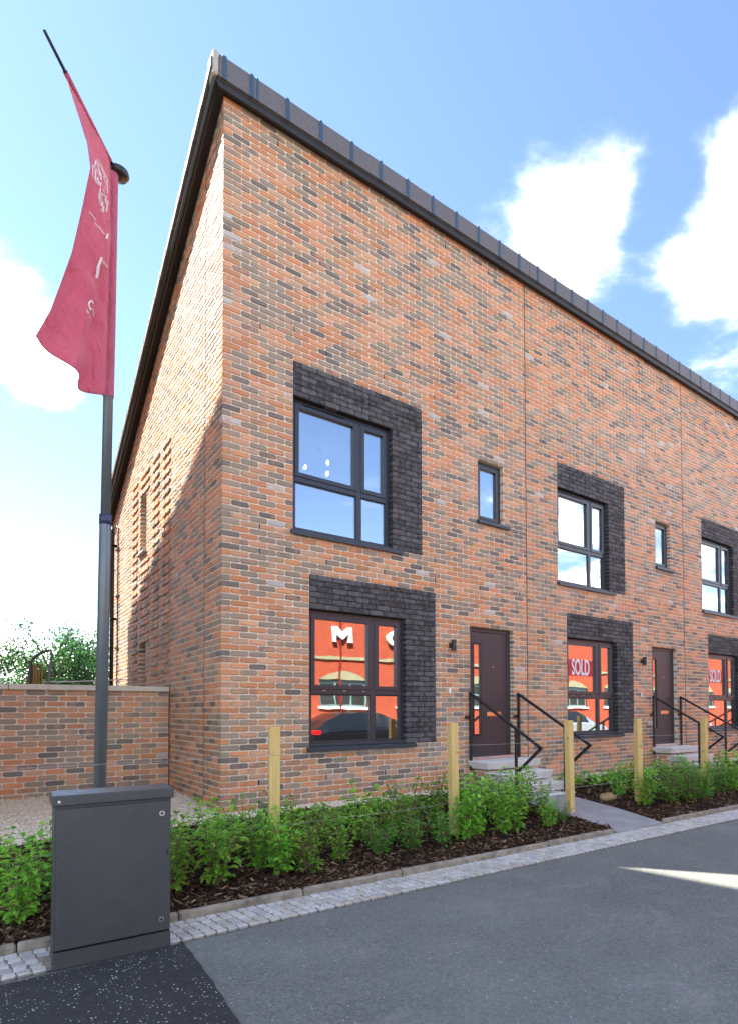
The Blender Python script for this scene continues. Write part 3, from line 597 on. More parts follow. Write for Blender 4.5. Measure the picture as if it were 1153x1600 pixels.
for h in range(3):
    xo = W*h; xs, xe = (0 if h == 0 else J+W*(h-1)+.006), J+W*h-.006
    H = empty('terraced_house', (xs, 0, 0), label=house_labels[h], cat='house', group='terraced brick houses'); hl = (xs, 0, 0)
    lw = (xo+1.115, xo+2.612, ZK[10], ZK[34]); uw = (xo+.89, xo+2.39, ZK[47], ZK[70]); sw = (xo+4.03, xo+4.59, ZK[57], ZK[70]); dr = (xo+3.84, xo+4.79, ZK[6], ZK[34])
    ls = (lw[0], xo+3.158, 10, 34, 40, lw[1]); us = (uw[0], xo+2.918, 47, 70, 76, uw[1])
    holes = [lw, uw, sw, dr]
    m = MB(); wall_cells(m, xs+(.006 if h == 0 else 0), xe, -.35, TOP, holes, .0085)
    Fb = []
    for k in range(115):
        zm = (ZK[k]+ZK[k+1])/2; cuts = [(q[0], q[1]) for q in (sw, dr) if q[2] < zm < q[3]]
        for (a, b, k0, kl, k1, o1) in (ls, us):
            if k0 <= k < kl: cuts.append((a, b))
            elif kl <= k < k1: cuts.append((a, b))
        ph = (.1125 if k % 2 else 0)
        for (p, l) in lay(xs, xe, cuts, ph, k):
            if h == 0 and k % 2 and p < .01: continue                     # the gable's stretcher shows its end here
            Fb.append((p, l, k))
    Gb = []; rev = []
    if h == 0:
        gh = [(gy0, gy1, ZK[53], ZK[66]), (gy0, gy1, ZK[6], ZK[32])]
        # gable mortar face, cut around its two slit windows, sloped at the top
        def gq(y0, y1, z0, z1): m.add([(.006, y0, z0), (.006, y1, z0), (.006, y1, min(z1, TOP-SLOPE*y1) if z1 > 5 and z1 > TOP-SLOPE*y1 else z1), (.006, y0, min(z1, TOP-SLOPE*y0))], [(3, 2, 1, 0)])
        e = .004
        gq(.006, gy0-e, -.35, 99); gq(gy1+e, DEP, -.35, 99); gq(gy0-e, gy1+e, gh[0][3]+e, 99); gq(gy0-e, gy1+e, gh[1][3]+e, gh[0][2]-e); gq(gy0-e, gy1+e, -.35, gh[1][2]-e)
        for a, b, c, d in gh:
            a, b, c, d = a-e, b+e, c-e, d+e
            m.add([(.006, a, c), (.006, b, c), (.006, b, d), (.006, a, d), (.15, a, c), (.15, b, c), (.15, b, d), (.15, a, d)], [(0, 1, 5, 4), (1, 2, 6, 5), (2, 3, 7, 6), (3, 0, 4, 7)])
        for k in range(115):
            zm = (ZK[k]+ZK[k+1])/2; ymax = min(DEP, (TOP-ZK[k+1])/SLOPE-.01)
            if ymax < .12: continue
            cuts = [(a, b) for a, b, c, d in gh if c < zm < d]+[(.671, .679)]
            # corner: odd courses start with the gable's own stretcher, even ones show the end of the front brick
            for (p, l) in lay(0, ymax, cuts, 0 if k % 2 else .1125, k):
                if k % 2 == 0 and p < .01: continue
                pr = 0
                if k % 2 == 0 and 1.7 < zm < 5.42:
                    bi = int((p+l/2-.1125)/.225)
                    if bi in (10, 11, 13, 14, 20, 21) and l > .19: pr = .019
                    if (zm > gh[0][3] or gh[1][3] < zm < gh[0][2]-.15) and bi in (16, 17, 18): pr = .019
                Gb.append((p, l, k, pr))
        # back wall
        m.add([(.0, DEP, -.35), (xe, DEP, -.35), (xe, DEP, TOP-SLOPE*DEP), (.0, DEP, TOP-SLOPE*DEP)], [(0, 1, 2, 3)])
    else: m.add([(xs-.02, DEP, -.35), (xe+.02, DEP, -.35), (xe+.02, DEP, TOP-SLOPE*DEP), (xs-.02, DEP, TOP-SLOPE*DEP)], [(0, 1, 2, 3)])
    m.add([(xe+.011, .007, -.35), (xe+.011, DEP, -.35), (xe+.011, DEP, TOP-SLOPE*DEP), (xe+.011, .007, TOP)], [(0, 1, 2, 3)])
    wall = m.build('wall', mort, H)
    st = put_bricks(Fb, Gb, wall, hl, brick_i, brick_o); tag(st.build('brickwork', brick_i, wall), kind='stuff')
    surround(H, ls[0], ls[5], ls[1], ls[2], ls[3], ls[4], None); surround(H, us[0], us[5], us[1], us[2], us[3], us[4], None)
    window(H, *lw); window(H, *uw, vent=True); small_window(H, *sw); door(H, *dr); steps(H, xo); railing(H, xo+3.81, .40); railing(H, xo+4.87, .40); lamp(H, xo+3.45, 2.19)
    b = MB(); b.cbox(xo+3.39, xo+3.43, -.025, -.001, 1.45, 1.53, .005); b.build('door_bell', white_m, H)
    j = MB(); j.box(xe-.002, xe+.010, .002, .05, -.2, TOP-.005); j.build('movement_joint', joint_m, H)
    if h == 0:
        j = MB(); j.box(.001, .05, .671, .679, -.2, TOP-SLOPE*.68); j.build('movement_joint', joint_m, H)
        for a, b, c, d in gh:
            f = MB(); 
            for q in ((a, a+.05, c, d), (b-.05, b, c, d), (a+.05, b-.05, c, c+.05), (a+.05, b-.05, d-.05, d)): f.box(.11, .16, q[0], q[1], q[2], q[3])
            f = f.build('window', frame_m, H); g = MB(); g.box(.13, .14, a+.048, b-.048, c+.048, d-.048); g.build('pane', glass_m, f)
            g = MB(); g.cbox(-.055, .1, a-.04, b+.04, c-.045, c-.002, .006); g.build('sill', simple('sill_pale', (.3, .3, .3), .5) if 'sill_pale' not in MATS else MATS['sill_pale'], f)
    # weep vents: little black slots in the upright joints
    wv = MB(); wv.box(0, .011, -.002, .03, 0, .065); wm = wv.mesh('weep_vent', black_m)
    for kk, off, stp in ((4, .455, .9), (42, .455, .9), (46, .455, .9), (79, .455, .9), (81, .9, .9), (112, .68, .9)):
        xq = xs+off
        while xq < xe-.1:
            if not any(q[0]-.05 < xq < q[1]+.6 and q[2]-.1 < ZK[kk] < q[3]+.45 for q in holes): inst('weep_vent', wm, H, (xq-.006-xs, 0, ZK[kk]+.005))
            xq += stp
    # rooms behind the glass
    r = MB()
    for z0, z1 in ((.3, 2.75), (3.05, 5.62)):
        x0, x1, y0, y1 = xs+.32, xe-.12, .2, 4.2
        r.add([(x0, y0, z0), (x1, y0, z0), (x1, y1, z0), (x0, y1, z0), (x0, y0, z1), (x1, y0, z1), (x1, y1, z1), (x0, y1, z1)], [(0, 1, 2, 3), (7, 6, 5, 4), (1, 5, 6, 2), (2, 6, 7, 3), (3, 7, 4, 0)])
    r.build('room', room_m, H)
    # eaves: black vent strip, slate fascia panels with blue cover strips, roof, verge
    ra, rb = (xs-.10 if h == 0 else xs-.006), xe+.006
    s = MB(); s.box(ra+.0, rb, -.075, .12, TOP+.0, TOP+.055); s.box(ra, rb, -.105, -.074, TOP-.035, TOP+.055)
    s.build('soffit', soffit_m, H)
    s = MB(); s.add([(ra, -.115, TOP+.056), (rb, -.115, TOP+.056), (rb, DEP+.2, TOP-SLOPE*(DEP+.2)+.056), (ra, DEP+.2, TOP-SLOPE*(DEP+.2)+.056), (ra, -.115, TOP+.3), (rb, -.115, TOP+.3), (rb, DEP+.25, TOP-SLOPE*(DEP+.2)+.21), (ra, DEP+.25, TOP-SLOPE*(DEP+.2)+.21)],
                    [(0, 3, 2, 1), (4, 5, 6, 7), (0, 1, 5, 4), (1, 2, 6, 5), (2, 3, 7, 6), (3, 0, 4, 7)])
    roof = s.build('roof', tile_m, H)
    fx = [-.10, -.035]+[.29+.4585*i for i in range(0, 40)]
    fx = [q for q in fx if ra+.02 < q < rb-.02]; ed = [ra]+fx+[rb]
    for a, b in zip(ed, ed[1:]):
        p = MB(); p.cbox(a+.002, b-.002, -.137, -.116, TOP+.058, TOP+.325+rng.uniform(-.003, .003), .004); p.build('fascia_panel', panel_m, roof)
    for a in fx+([.36] if h == 0 else []):
        p = MB(); wd = .024 if a != .36 else .012; p.cbox(a-wd, a+wd, -.146, -.138, TOP+.05, TOP+.337, .003); p.build('cover_strip', strip_m, roof)
    if h == 0:
        s = MB(); f = lambda y, o: TOP-SLOPE*y+o
        s.add([(x, y, f(y, o)) for x, o in ((-.012, -.03), (-.012, .06), (-.115, .06), (-.115, -.05), (-.095, -.05)) for y in (-.1, DEP+.15)], [(0, 1, 3, 2), (4, 5, 7, 6), (6, 7, 9, 8), (8, 9, 1, 0), (0, 2, 4, 6, 8), (9, 7, 5, 3, 1)]); s.build('barge_board', black_m, H)
        s = MB(); s.tube([(-.125, -.09, f(-.09, .03)), (-.125, DEP+.12, f(DEP+.12, .03))], .03, 10); s.build('verge_trim', soffit_m, H, True)
        n = 22; v = MB(); LL = (DEP+.3)/n
        for i in range(n):
            y0, y1 = -.12+i*LL, -.12+(i+1)*LL+.03
            v = MB(); z0, z1 = f(y0, .115), f(y1, .095)
            v.add([(-.19, y0, z0-.03), (-.19, y1, z1-.03), (.1, y1, z1-.0), (.1, y0, z0-.0), (-.19, y0, z0+.085), (-.19, y1, z1+.06), (.1, y1, z1+.085), (.1, y0, z0+.11)], [(0, 1, 2, 3), (4, 7, 6, 5), (0, 4, 5, 1), (1, 5, 6, 2), (2, 6, 7, 3), (3, 7, 4, 0)]); v.build('verge_tile', tile_m, roof)
        c = MB(); c.cbox(-.168, -.103, -.15, .08, TOP+.055, TOP+.35, .02); c.build('ridge_end_cap', cap_m, roof)
        d = MB(); d.tube([(-.075, 6.72, 5.02), (-.075, 6.62, 4.9), (-.075, 6.62, .05)], .038, 12)
        for zz in (4.6, 3.1, 1.6, .5): d.cbox(-.12, -.001, 6.565, 6.675, zz-.02, zz+.02, .004)
        d.build('downpipe', black_m, H, True)
        d = MB(); d.tube([(-.02, 6.55, 5.0), (-.02, 6.33, 4.9), (-.02, 6.33, .1)], .011, 6)
        for zz in (4.5, 3.55, 2.5, 1.6): d.cbox(-.03, -.001, 6.3, 6.62, zz-.012, zz+.012, .003)
        d.build('cable', soffit_m, H)

# pendant lamp seen through the first upstairs window
PLc = Vector((2.26, 2.0, 5.62)); pl = empty('pendant_light', PLc, label='lit multi bulb pendant lamp inside the first upstairs window', cat='lamp')
m = MB(); m.lathe([(.06, -.03), (.065, -.001)], PLc, 16); m.build('canopy', black_m, pl)
m = MB(); m.tube([PLc+Vector((0, 0, -.02)), PLc+Vector((0, 0, -.42))], .007, 6); m.build('rod', black_m, pl)
for dx, dy, dz in ((-.27, 0, -.37), (.13, 0, -.19), (.13, 0, -.385), (-.27, .1, -.52), (.14, .12, -.50), (.1, -.05, -.40)):
    q = PLc+Vector((dx, dy, dz)); a = MB(); a.tube([PLc+Vector((0, 0, -.41)), (q.x, q.y, PLc.z-.41), q], .005, 6); arm = a.build('arm', black_m, pl)
    b = MB(); b.lathe([(.005, -.035), (.018, -.02), (.022, 0), (.017, .02), (.008, .035)], q, 12); b.build('bulb', bulb_m, arm, True)

# SOLD signs stuck inside two downstairs windows
for h, lab in ((1, 'red SOLD sign in the second downstairs window'), (2, 'red SOLD sign in the third downstairs window')):
    x0 = W*h+1.115; s = MB(); cx_, cz_ = x0+.50, 1.98
    s.box(x0+.125, x0+.86, GLY-.0165, GLY-.0145, cz_-.15, cz_+.15); sg = tag(s.build('sold_sign', simple('sign_red%d' % h, (.55, .02, .03), .5)), lab, 'sign', 'SOLD signs')
    t = text_mesh('SOLD', .42, print_m, .008, .50); o = bpy.data.objects.new('lettering', t); col.objects.link(o); o.parent = sg; o.location = (cx_, GLY-.019, cz_); o.rotation_euler = (R(90), 0, 0)
    t.materials.clear(); t.materials.append(MATS.get('sign_white') or mk_emit('sign_white', (.8, .8, .8), 0))

# ------------------------------------------------------------------ garden wall across the lane
GWY = 2.33; gw = empty('garden_wall', (-1.3, GWY, .08), label='low brick garden wall with pale stone coping across the lane', cat='wall')
GX0, GZ0, GZ1, PIT = -3.05, -.04, 1.49, .0747
m = MB(); m.box(GX0, -.012, GWY+.006, GWY+.21, GZ0, GZ1-.001); bk = m.build('mortar_core', mort_g, gw)
wl = WL[gw.name]; k = 0
while GZ1-(k+1)*PIT > GZ0:
    z0 = GZ1-(k+1)*PIT
    for (p, l) in lay(GX0, -.012, [], .1125 if k % 2 else .03, k):
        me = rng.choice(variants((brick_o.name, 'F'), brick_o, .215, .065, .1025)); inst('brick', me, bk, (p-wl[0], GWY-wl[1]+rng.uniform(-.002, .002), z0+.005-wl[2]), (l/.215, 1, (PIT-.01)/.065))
    k += 1
x = -.014
for l in (.84, 1.06, 1.12):
    c = MB(); c.cbox(x-l+.006, x, GWY-.05, GWY+.26, GZ1, GZ1+.072, .006); c.build('coping_stone', coping_m, gw); x -= l
s = MB(); s.box(-.012, .0, GWY-.01, GWY+.2, GZ0, GZ1+.05); s.build('movement_joint', joint_m, gw)

# ------------------------------------------------------------------ service cabinet
def cabinet():
    A, B, zb, zt = Vector((-1.895, -3.058, 0)), Vector((-1.283, -3.088, 0)), ROADZ+.004, .71
    r = empty('service_cabinet', (A.x, A.y, zb), label='dark grey metal service cabinet standing at the kerb in front of the flagpole', cat='cabinet')
    e = (B-A); wd = e.length; ang = math.atan2(e.y, e.x); D = .25
    def put(m, name, mat, parent=r, smooth=False):
        c, s = math.cos(ang), math.sin(ang); m.v = [(A.x+x*c-y*s, A.y+x*s+y*c, zb+z) for x, y, z in m.v]; return m.build(name, mat, parent, smooth)
    h = zt-zb
    m = MB(); m.cbox(0, wd, 0, D, .105, h-.05, .004); body = put(m, 'body', cab_m)
    m = MB(); m.cbox(-.002, wd+.002, -.004, D, 0, .099, .004); put(m, 'plinth', cab_m)
    m = MB(); m.cbox(-.014, wd+.014, -.026, D+.014, h-.062, h, .006); put(m, 'lid', cab_m)
    m = MB(); m.cbox(.012, wd-.004, -.016, -.0005, .112, h-.078, .004); d = put(m, 'door', cab_m)
    for zz in (h-.155, .185):
        m = MB(); m.lathe([(.016, -.026), (.017, -.024), (.017, -.014)], (wd-.055, 0, zz), 16, 'y'); lk = put(m, 'lock', steel_m, d)
        m = MB(); m.lathe([(.0085, -.028), (.0085, -.025)], (wd-.055, 0, zz), 6, 'y'); put(m, 'keyhole', black_m, lk)
    m = MB(); m.lathe([(.008, -.031), (.008, -.024)], (.022, 0, h-.035), 10, 'y'); put(m, 'screw', steel_m)
    m = MB(); m.cbox(wd-.026, wd-.017, -.0175, -.0155, h*.58, h*.58+.034, .0008); put(m, 'slot', black_m, d)
cabinet()

# ------------------------------------------------------------------ flagpole and flag
PB = Vector((-1.262, -.23, 0)); PT = Vector((-1.195, -.23, 6.82))
fp = empty('flagpole', PB, label='tall slim grey flagpole behind the service cabinet with a rotating top arm', cat='flagpole')
at = lambda z: PB.lerp(PT, z/6.82)
m = MB(); m.tube([at(-.05), at(3.1), at(3.13)], [.057, .055, .050], 24); m.build('lower_tube', pole_m, fp, True)
m = MB(); m.tube([at(3.10), at(3.20)], .0585, 24); m.build('collar', simple('collar_blue', (.03, .05, .10), .35), fp, True)
m = MB(); m.tube([at(3.19), at(6.80)], [.047, .042], 24); m.build('upper_tube', pole_m, fp, True)
m = MB(); m.lathe([(.16, -.02), (.16, 0.0), (.09, .02)], (PB.x, PB.y, 0), 20); m.build('base_plate', pole_m, fp)
m = MB(); c = at(6.86); m.lathe([(.03, -.05), (.085, -.035), (.105, 0), (.097, .035), (.06, .06), (.02, .075)], c+Vector((.05, .02, -.03)), 20); m.build('top_cap', black_m, fp, True)
AE = pix(70, 48, -1.25); A0 = at(6.84)+Vector((-.02, -.03, .03)); m = MB(); m.tube([A0, AE], [.018, .013], 10); m.build('arm', rail_m, fp, True)
fe = [(0, A0.lerp(AE, .74)+Vector((0, 0, -.012))), (.12, pix(123, 180, -1.0)), (.22, pix(136, 218, -1.05)), (.30, pix(142, 262, -1.08)), (.45, pix(129, 325, -1.0)), (.6, pix(113, 395, -.95)), (.72, pix(98, 437, -.93)), (.85, pix(80, 485, -.92)), (1, pix(56, 526, -.90))]
def interp(tab, t):
    for (a, p), (b, q) in zip(tab, tab[1:]):
        if t <= b: return p.lerp(q, (t-a)/(b-a))
    return tab[-1][1]
def flag_pt(s, t):
    pz = 6.80-2.39*t; p0 = at(pz)+Vector((-.030, -.052, 0)); p1 = interp(fe, t); p = p0.lerp(p1, s)
    if t < .05: p = p.lerp(A0.lerp(AE, .72*s+.02)+Vector((0, 0, -.012)), 1-t/.05)
    # along the top the cloth hugs the arm, lower down it billows in soft folds
    ch = (p1-p0); nrm = Vector((-ch.y, ch.x, 0)).normalized(); wv = math.sin(math.pi*s)
    fold = .10*math.sin(2*math.pi*s*1.5+.8+t*1.6)*wv*min(1, t*2+.1)+.03*abs(math.sin(7*s+3*t))*wv*min(1, t*3)+.02*math.sin(9*t+5*s)*wv+.012*math.sin(26*t-7*s)*wv*(t > .1)
    fold += .02*math.sin(46*t+13*s)*math.exp(-((t-.58)/.16)**2)*wv*1.3
    p = p+nrm*fold; p.z -= .10*wv*t+.02*math.sin(6*s)*t
    return p
NS, NTT = 26, 90
m = MB(); m.add([flag_pt(i/NS, j/NTT) for j in range(NTT+1) for i in range(NS+1)], [(j*(NS+1)+i, j*(NS+1)+i+1, (j+1)*(NS+1)+i+1, (j+1)*(NS+1)+i) for j in range(NTT) for i in range(NS)])
fl = tag(m.build('flag', flag_m, None, True), 'long crimson flag with white lettering hanging from the flagpole', 'flag')
sl = MB(); sl.tube([at(6.79), at(6.0), at(5.2), at(4.43)], [.049, .051, .053, .052], 20, False); sl.build('sleeve', flag_m, fl, True)
sl = MB(); sl.tube([A0.lerp(AE, .03), A0.lerp(AE, .735)], .022, 10, False); sl.build('arm_sleeve', flag_m, fl, True)
md = fl.modifiers.new('thickness', 'SOLIDIFY'); md.thickness = .003; md.offset = 0
FG = [(i/60, j/160) for i in range(61) for j in range(161)]; FPT = [flag_pt(a, b) for a, b in FG]; FPX2 = np.array([proj(p) for p in FPT])
FDC = np.array([(p-CV).length for p in FPT])
def on_flag(u, v):
    d2 = (FPX2[:, 0]-u)**2+(FPX2[:, 1]-v)**2; i = int(np.argmin(np.where(d2 < max(6., d2.min()+.5), FDC, 1e9))); return FPT[i]
def stroke(m, pts, wpx=1.5):
    q = [on_flag(u, v) for u, v in pts]
    for (a, b) in zip(q, q[1:]):
        if (b-a).length < .004: continue
        vw = (CV-a).normalized(); a2, b2 = a+vw*.010, b+vw*.010; sd_ = (b2-a2).cross(vw).normalized()*(wpx*1.5/FPX*6.4/2)
        th = vw*.001
        m.add([a2-sd_, a2+sd_, b2+sd_, b2-sd_, a2-sd_-th, a2+sd_-th, b2+sd_-th, b2-sd_-th], [(0, 1, 2, 3), (7, 6, 5, 4), (0, 4, 5, 1), (2, 6, 7, 3)])
def marks(name, sc, ox, oy, polys, wpx, lab=None):
    for P in polys:
        m = MB(); stroke(m, [(ox+a/sc, oy+b/sc) for a, b in P], wpx)
        if m.v: m.build(name, print_m, fl)
marks('lettering', 12.81, 100, 230, [[(598, 350), (590, 540), (640, 650), (660, 600), (650, 440), (598, 350)], [(700, 575), (655, 690), (725, 745), (700, 600)], [(745, 690), (745, 880), (810, 960)], [(735, 930), (730, 1040), (760, 1170), (790, 1080), (740, 930)], [(750, 1220), (810, 1280), (810, 1170)], [(815, 830), (850, 1100), (880, 960), (860, 1140)], [(905, 1060), (880, 1270)]], 1.6)
marks('emblem', 12.81, 100, 230, [[(665, 235), (640, 370), (735, 560), (735, 480), (680, 300), (665, 235)], [(690, 235), (790, 380), (890, 640), (890, 900)], [(700, 290), (760, 400), (850, 620)], [(760, 500), (760, 640), (870, 860)], [(800, 540), (870, 760)]], 1.3)
marks('lettering', 5.16, 90, 110, [[(400, 1275), (420, 1360)], [(415, 1320), (400, 1350)]], 1.6)
marks('swoosh', 5.16, 90, 110, [[(265, 1130), (300, 1180), (318, 1205)], [(308, 1230), (350, 1265), (388, 1320)]], 1.1)
marks('swoosh', 11.43, 110, 400, [[(570, 20), (515, 170), (495, 400)], [(570, 30), (530, 170), (500, 390)], [(575, 50), (640, 140), (700, 215)]], 1.6)
marks('small_lettering', 11.43, 110, 400, [[(435, 850), (410, 785), (370, 800), (355, 860), (375, 930), (410, 955)], [(320, 960), (340, 1030)], [(355, 1060), (380, 1090)], [(390, 1130), (420, 1230)], [(430, 950), (440, 1090)]], 1.2)

# ------------------------------------------------------------------ timber posts and wires
PXS = [-.17, 1.88, 3.83, 5.37, 7.24, 9.2]; names = ['just right of the house corner', 'in front of the first front door', 'on the near side of the garden path', 'on the far side of the garden path', 'in front of the second front door', 'at the right edge of the photo']
fy = -2.0; posts = []
pm_ = []
for i in range(3):
    m = MB(); m.cbox(-.045, .045, -.045, .045, -.3, 1.27, .005); pm_.append(m.mesh('timber_post', post_m))
for i, x in enumerate(PXS):
    b = gz(x, fy); o = bpy.data.objects.new('timber_post', pm_[i % 3]); col.objects.link(o); o.location = (x, fy, 1.05-1.27); o.rotation_euler = (rng.uniform(-.012, .012), rng.uniform(-.012, .012), R(-14+8*(i % 3)))
    tag(o, 'square pale timber fence post '+names[i], 'post', 'timber posts along the planting bed'); posts.append(o)
for zz, nm in ((.80, 'upper'), (.18, 'lower')):
    pts = [(-3.0, fy-.05, zz)]
    for i, x in enumerate(PXS):
        pts += [(x, fy-.05, zz)]
        if i+1 < len(PXS): pts.append(((x+PXS[i+1])/2, fy-.05, zz-.012))
    m = MB(); m.tube(pts, .0017, 5); tag(m.build('fence_wire', wire_m), '%s thin galvanised wire strung along the timber posts' % nm, 'wire', 'fence wires')

# ------------------------------------------------------------------ plants
def leaf(m, p, d, l, wd, up_=Vector((0, 0, 1)), droop=.3, fold=.25):
    d = d.normalized(); s = d.cross(up_); s = s.normalized() if s.length > 1e-3 else Vector((1, 0, 0)); n = s.cross(d)
    a = p+d*l*.33-n*l*droop*.12; b = p+d*l*.72-n*l*droop*.45; c = p+d*l-n*l*droop
    f = n*wd*fold
    m.add([p, a+s*wd*.46+f, b+s*wd*.36+f, c, b-s*wd*.36+f, a-s*wd*.46+f, (a+b)/2], [(0, 1, 6), (1, 2, 6), (2, 3, 6), (3, 4, 6), (4, 5, 6), (5, 0, 6)])
def lobed(m, p, nrm, r):
    nrm = nrm.normalized(); a = nrm.orthogonal().normalized(); b = nrm.cross(a); k = 10; t0 = rng.uniform(0, 6.3); vs = [p]
    for i in range(k):
        t = t0+2*math.pi*i/k*.92; q = r*(1 if i % 2 else .68); vs.append(p+(a*math.cos(t)+b*math.sin(t))*q+nrm*(r*.18*(1 if i % 2 else .3)))
    m.add(vs, [(0, i, i+1) for i in range(1, k)])
def shrub(kind, seed):
    rng.seed(seed); lm, sm_ = MB(), MB()
    ns, ht, ll, lw_, spread, step = {'upright': (9, .52, .074, .052, .21, .044), 'bushy': (14, .40, .048, .033, .27, .030), 'tall': (9, .66, .088, .066, .22, .050), 'glossy': (11, .42, .062, .036, .24, .036)}[kind]
    for _ in range(ns):
        a = rng.uniform(0, 6.3); h = ht*rng.uniform(.6, 1.08); sp = spread*rng.uniform(.3, 1); b = Vector((rng.uniform(-.04, .04), rng.uniform(-.04, .04), -.04)); t = Vector((math.cos(a)*sp, math.sin(a)*sp, h)); mid = b.lerp(t, .5)+Vector((rng.uniform(-.03, .03), rng.uniform(-.03, .03), .02)); pts = [b, mid, t]
        sm_.tube(pts, [.0045, .0032, .0015], 5)
        q = .16 if kind != 'bushy' else .1; i = 0
        while q < 1:
            p = (b.lerp(mid, q*2) if q < .5 else mid.lerp(t, q*2-1)); az = rng.uniform(0, 6.3)
            for sgn in (0, math.pi):
                el = rng.uniform(-.15, .55); dr_ = Vector((math.cos(az+sgn)*math.cos(el), math.sin(az+sgn)*math.cos(el), math.sin(el))); k = (1-.35*q)*rng.uniform(.7, 1.2)
                off = dr_*rng.uniform(.008, .09 if kind in ('bushy', 'glossy') else .05); pp = p+off
                if off.length > .03: sm_.tube([p, pp], [.0016, .001], 4, False)
                leaf(lm, pp, dr_, ll*k, lw_*k, Vector((rng.uniform(-.35, .35), rng.uniform(-.35, .35), 1)).normalized(), rng.uniform(.1, .6))
                if rng.random() < .85: leaf(lm, pp+off*.3, (dr_+Vector((rng.uniform(-.7, .7), rng.uniform(-.7, .7), .3))), ll*k*.8, lw_*k*.8)
            q += step/h
        for _ in range(3): leaf(lm, t, Vector((rng.uniform(-1, 1), rng.uniform(-1, 1), 1.1)), ll*.7, lw_*.6)
    return lm, sm_
def ground_cover(seed):
    rng.seed(seed); lm, sm_ = MB(), MB()
    for _ in range(110):
        a = rng.uniform(0, 6.3); r = .23*math.sqrt(rng.random()); z = .21*(1-(r/.26)**2)+rng.uniform(-.05, .03)+.02; p = Vector((math.cos(a)*r, math.sin(a)*r, max(z, .03)))
        lobed(lm, p, Vector((math.cos(a)*r*2.2+rng.uniform(-.35, .35), math.sin(a)*r*2.2+rng.uniform(-.35, .35), .9)), rng.uniform(.022, .045))
        if rng.random() < .4: sm_.tube([(p.x*.4, p.y*.4, -.03), p], [.0016, .0012], 4, False)
    return lm, sm_
proto = {}
for i, (k, lmt) in enumerate((('upright', leaf_a), ('bushy', leaf_b), ('tall', leaf_c), ('glossy', leaf_b), ('upright', leaf_c), ('bushy', leaf_a))):
    a, b = shrub(k, 100+i); proto[(k, i)] = (a.mesh('foliage', lmt), b.mesh('stems', stem_m))
for i in range(2):
    a, b = ground_cover(200+i); proto[('cover', i)] = (a.mesh('foliage', (leaf_c, leaf_a)[i]), b.mesh('stems', stem_m))
rng.seed(5)
ordw = ['first', 'second', 'third', 'fourth', 'fifth', 'sixth', 'seventh', 'eighth', 'ninth', 'tenth', 'eleventh', 'twelfth', 'thirteenth', 'fourteenth', 'fifteenth', 'sixteenth', 'seventeenth', 'eighteenth', 'nineteenth', 'twentieth', 'twenty-first', 'twenty-second', 'twenty-third', 'twenty-fourth', 'twenty-fifth', 'twenty-sixth', 'twenty-seventh', 'twenty-eighth', 'twenty-ninth', 'thirtieth', 'thirty-first', 'thirty-second', 'thirty-third', 'thirty-fourth']
desc = {'upright': ('upright leafy shrub', 'shrub'), 'bushy': ('bushy small leaved shrub', 'shrub'), 'tall': ('tall large leaved shrub', 'shrub'), 'glossy': ('glossy green shrub', 'shrub'), 'cover': ('low mound of lobed leaves', 'plant')}
def plant(key, x, y, s, label, group):
    e = empty('shrub' if key[0] != 'cover' else 'ground_cover_plant', (x, y, gz(x, y)+bump2(x, y)*.5), label=label, cat=desc[key[0]][1], group=group)
    e.rotation_euler = (0, 0, rng.uniform(0, 6.3)); e.scale = (s, s, s*rng.uniform(.92, 1.08))
    inst('foliage', proto[key][0], e, (0, 0, 0)); inst('stems', proto[key][1], e, (0, 0, 0))
keys = [k for k in proto if k[0] != 'cover']; cov = [k for k in proto if k[0] == 'cover']
def row(xs, y0, dy, ref, group, ks, smin, smax):
    for i, x in enumerate(xs):
        k = rng.choice(ks); plant(k, x+rng.uniform(-.07, .07), y0(x)+rng.uniform(-dy, dy), rng.uniform(smin, smax)*(.74 if 2.75 < x < 4.7 else 1.06), '%s, %s plant %s' % (desc[k[0]][0], ordw[i], ref), group)
fr = [-1.05+.37*i for i in range(13)]
row(fr, lambda x: kerb_y(x)+.5, .12, 'from the cabinet in the row nearest the kerb', 'shrubs in the kerb row', keys, .68, 1.15)
row([-.9+.34*i for i in range(13)], lambda x: kerb_y(x)+1.0, .13, 'from the cabinet in the middle bed row', 'shrubs in the middle row', keys, .75, 1.2)
row([.2+.42*i for i in range(8)], lambda x: -1.15, .12, 'from the house corner in the back bed row', 'shrubs in the back row', [('bushy', 1), ('cover', 0), ('cover', 1), ('glossy', 3)], .75, 1.0)
row([5.2+.40*i for i in range(12)], lambda x: kerb_y(x)+.62, .14, 'beyond the path in the row nearest the kerb', 'shrubs beyond the path', keys, .75, 1.1)
row([5.3+.45*i for i in range(9)], lambda x: kerb_y(x)+1.25, .14, 'beyond the path in the middle bed row', 'shrubs beyond the path', keys+cov, .8, 1.1)
row([5.0+.5*i for i in range(6)], lambda x: -1.0, .1, 'beyond the path in the back bed row', 'low plants beyond the path', cov, .9, 1.15)
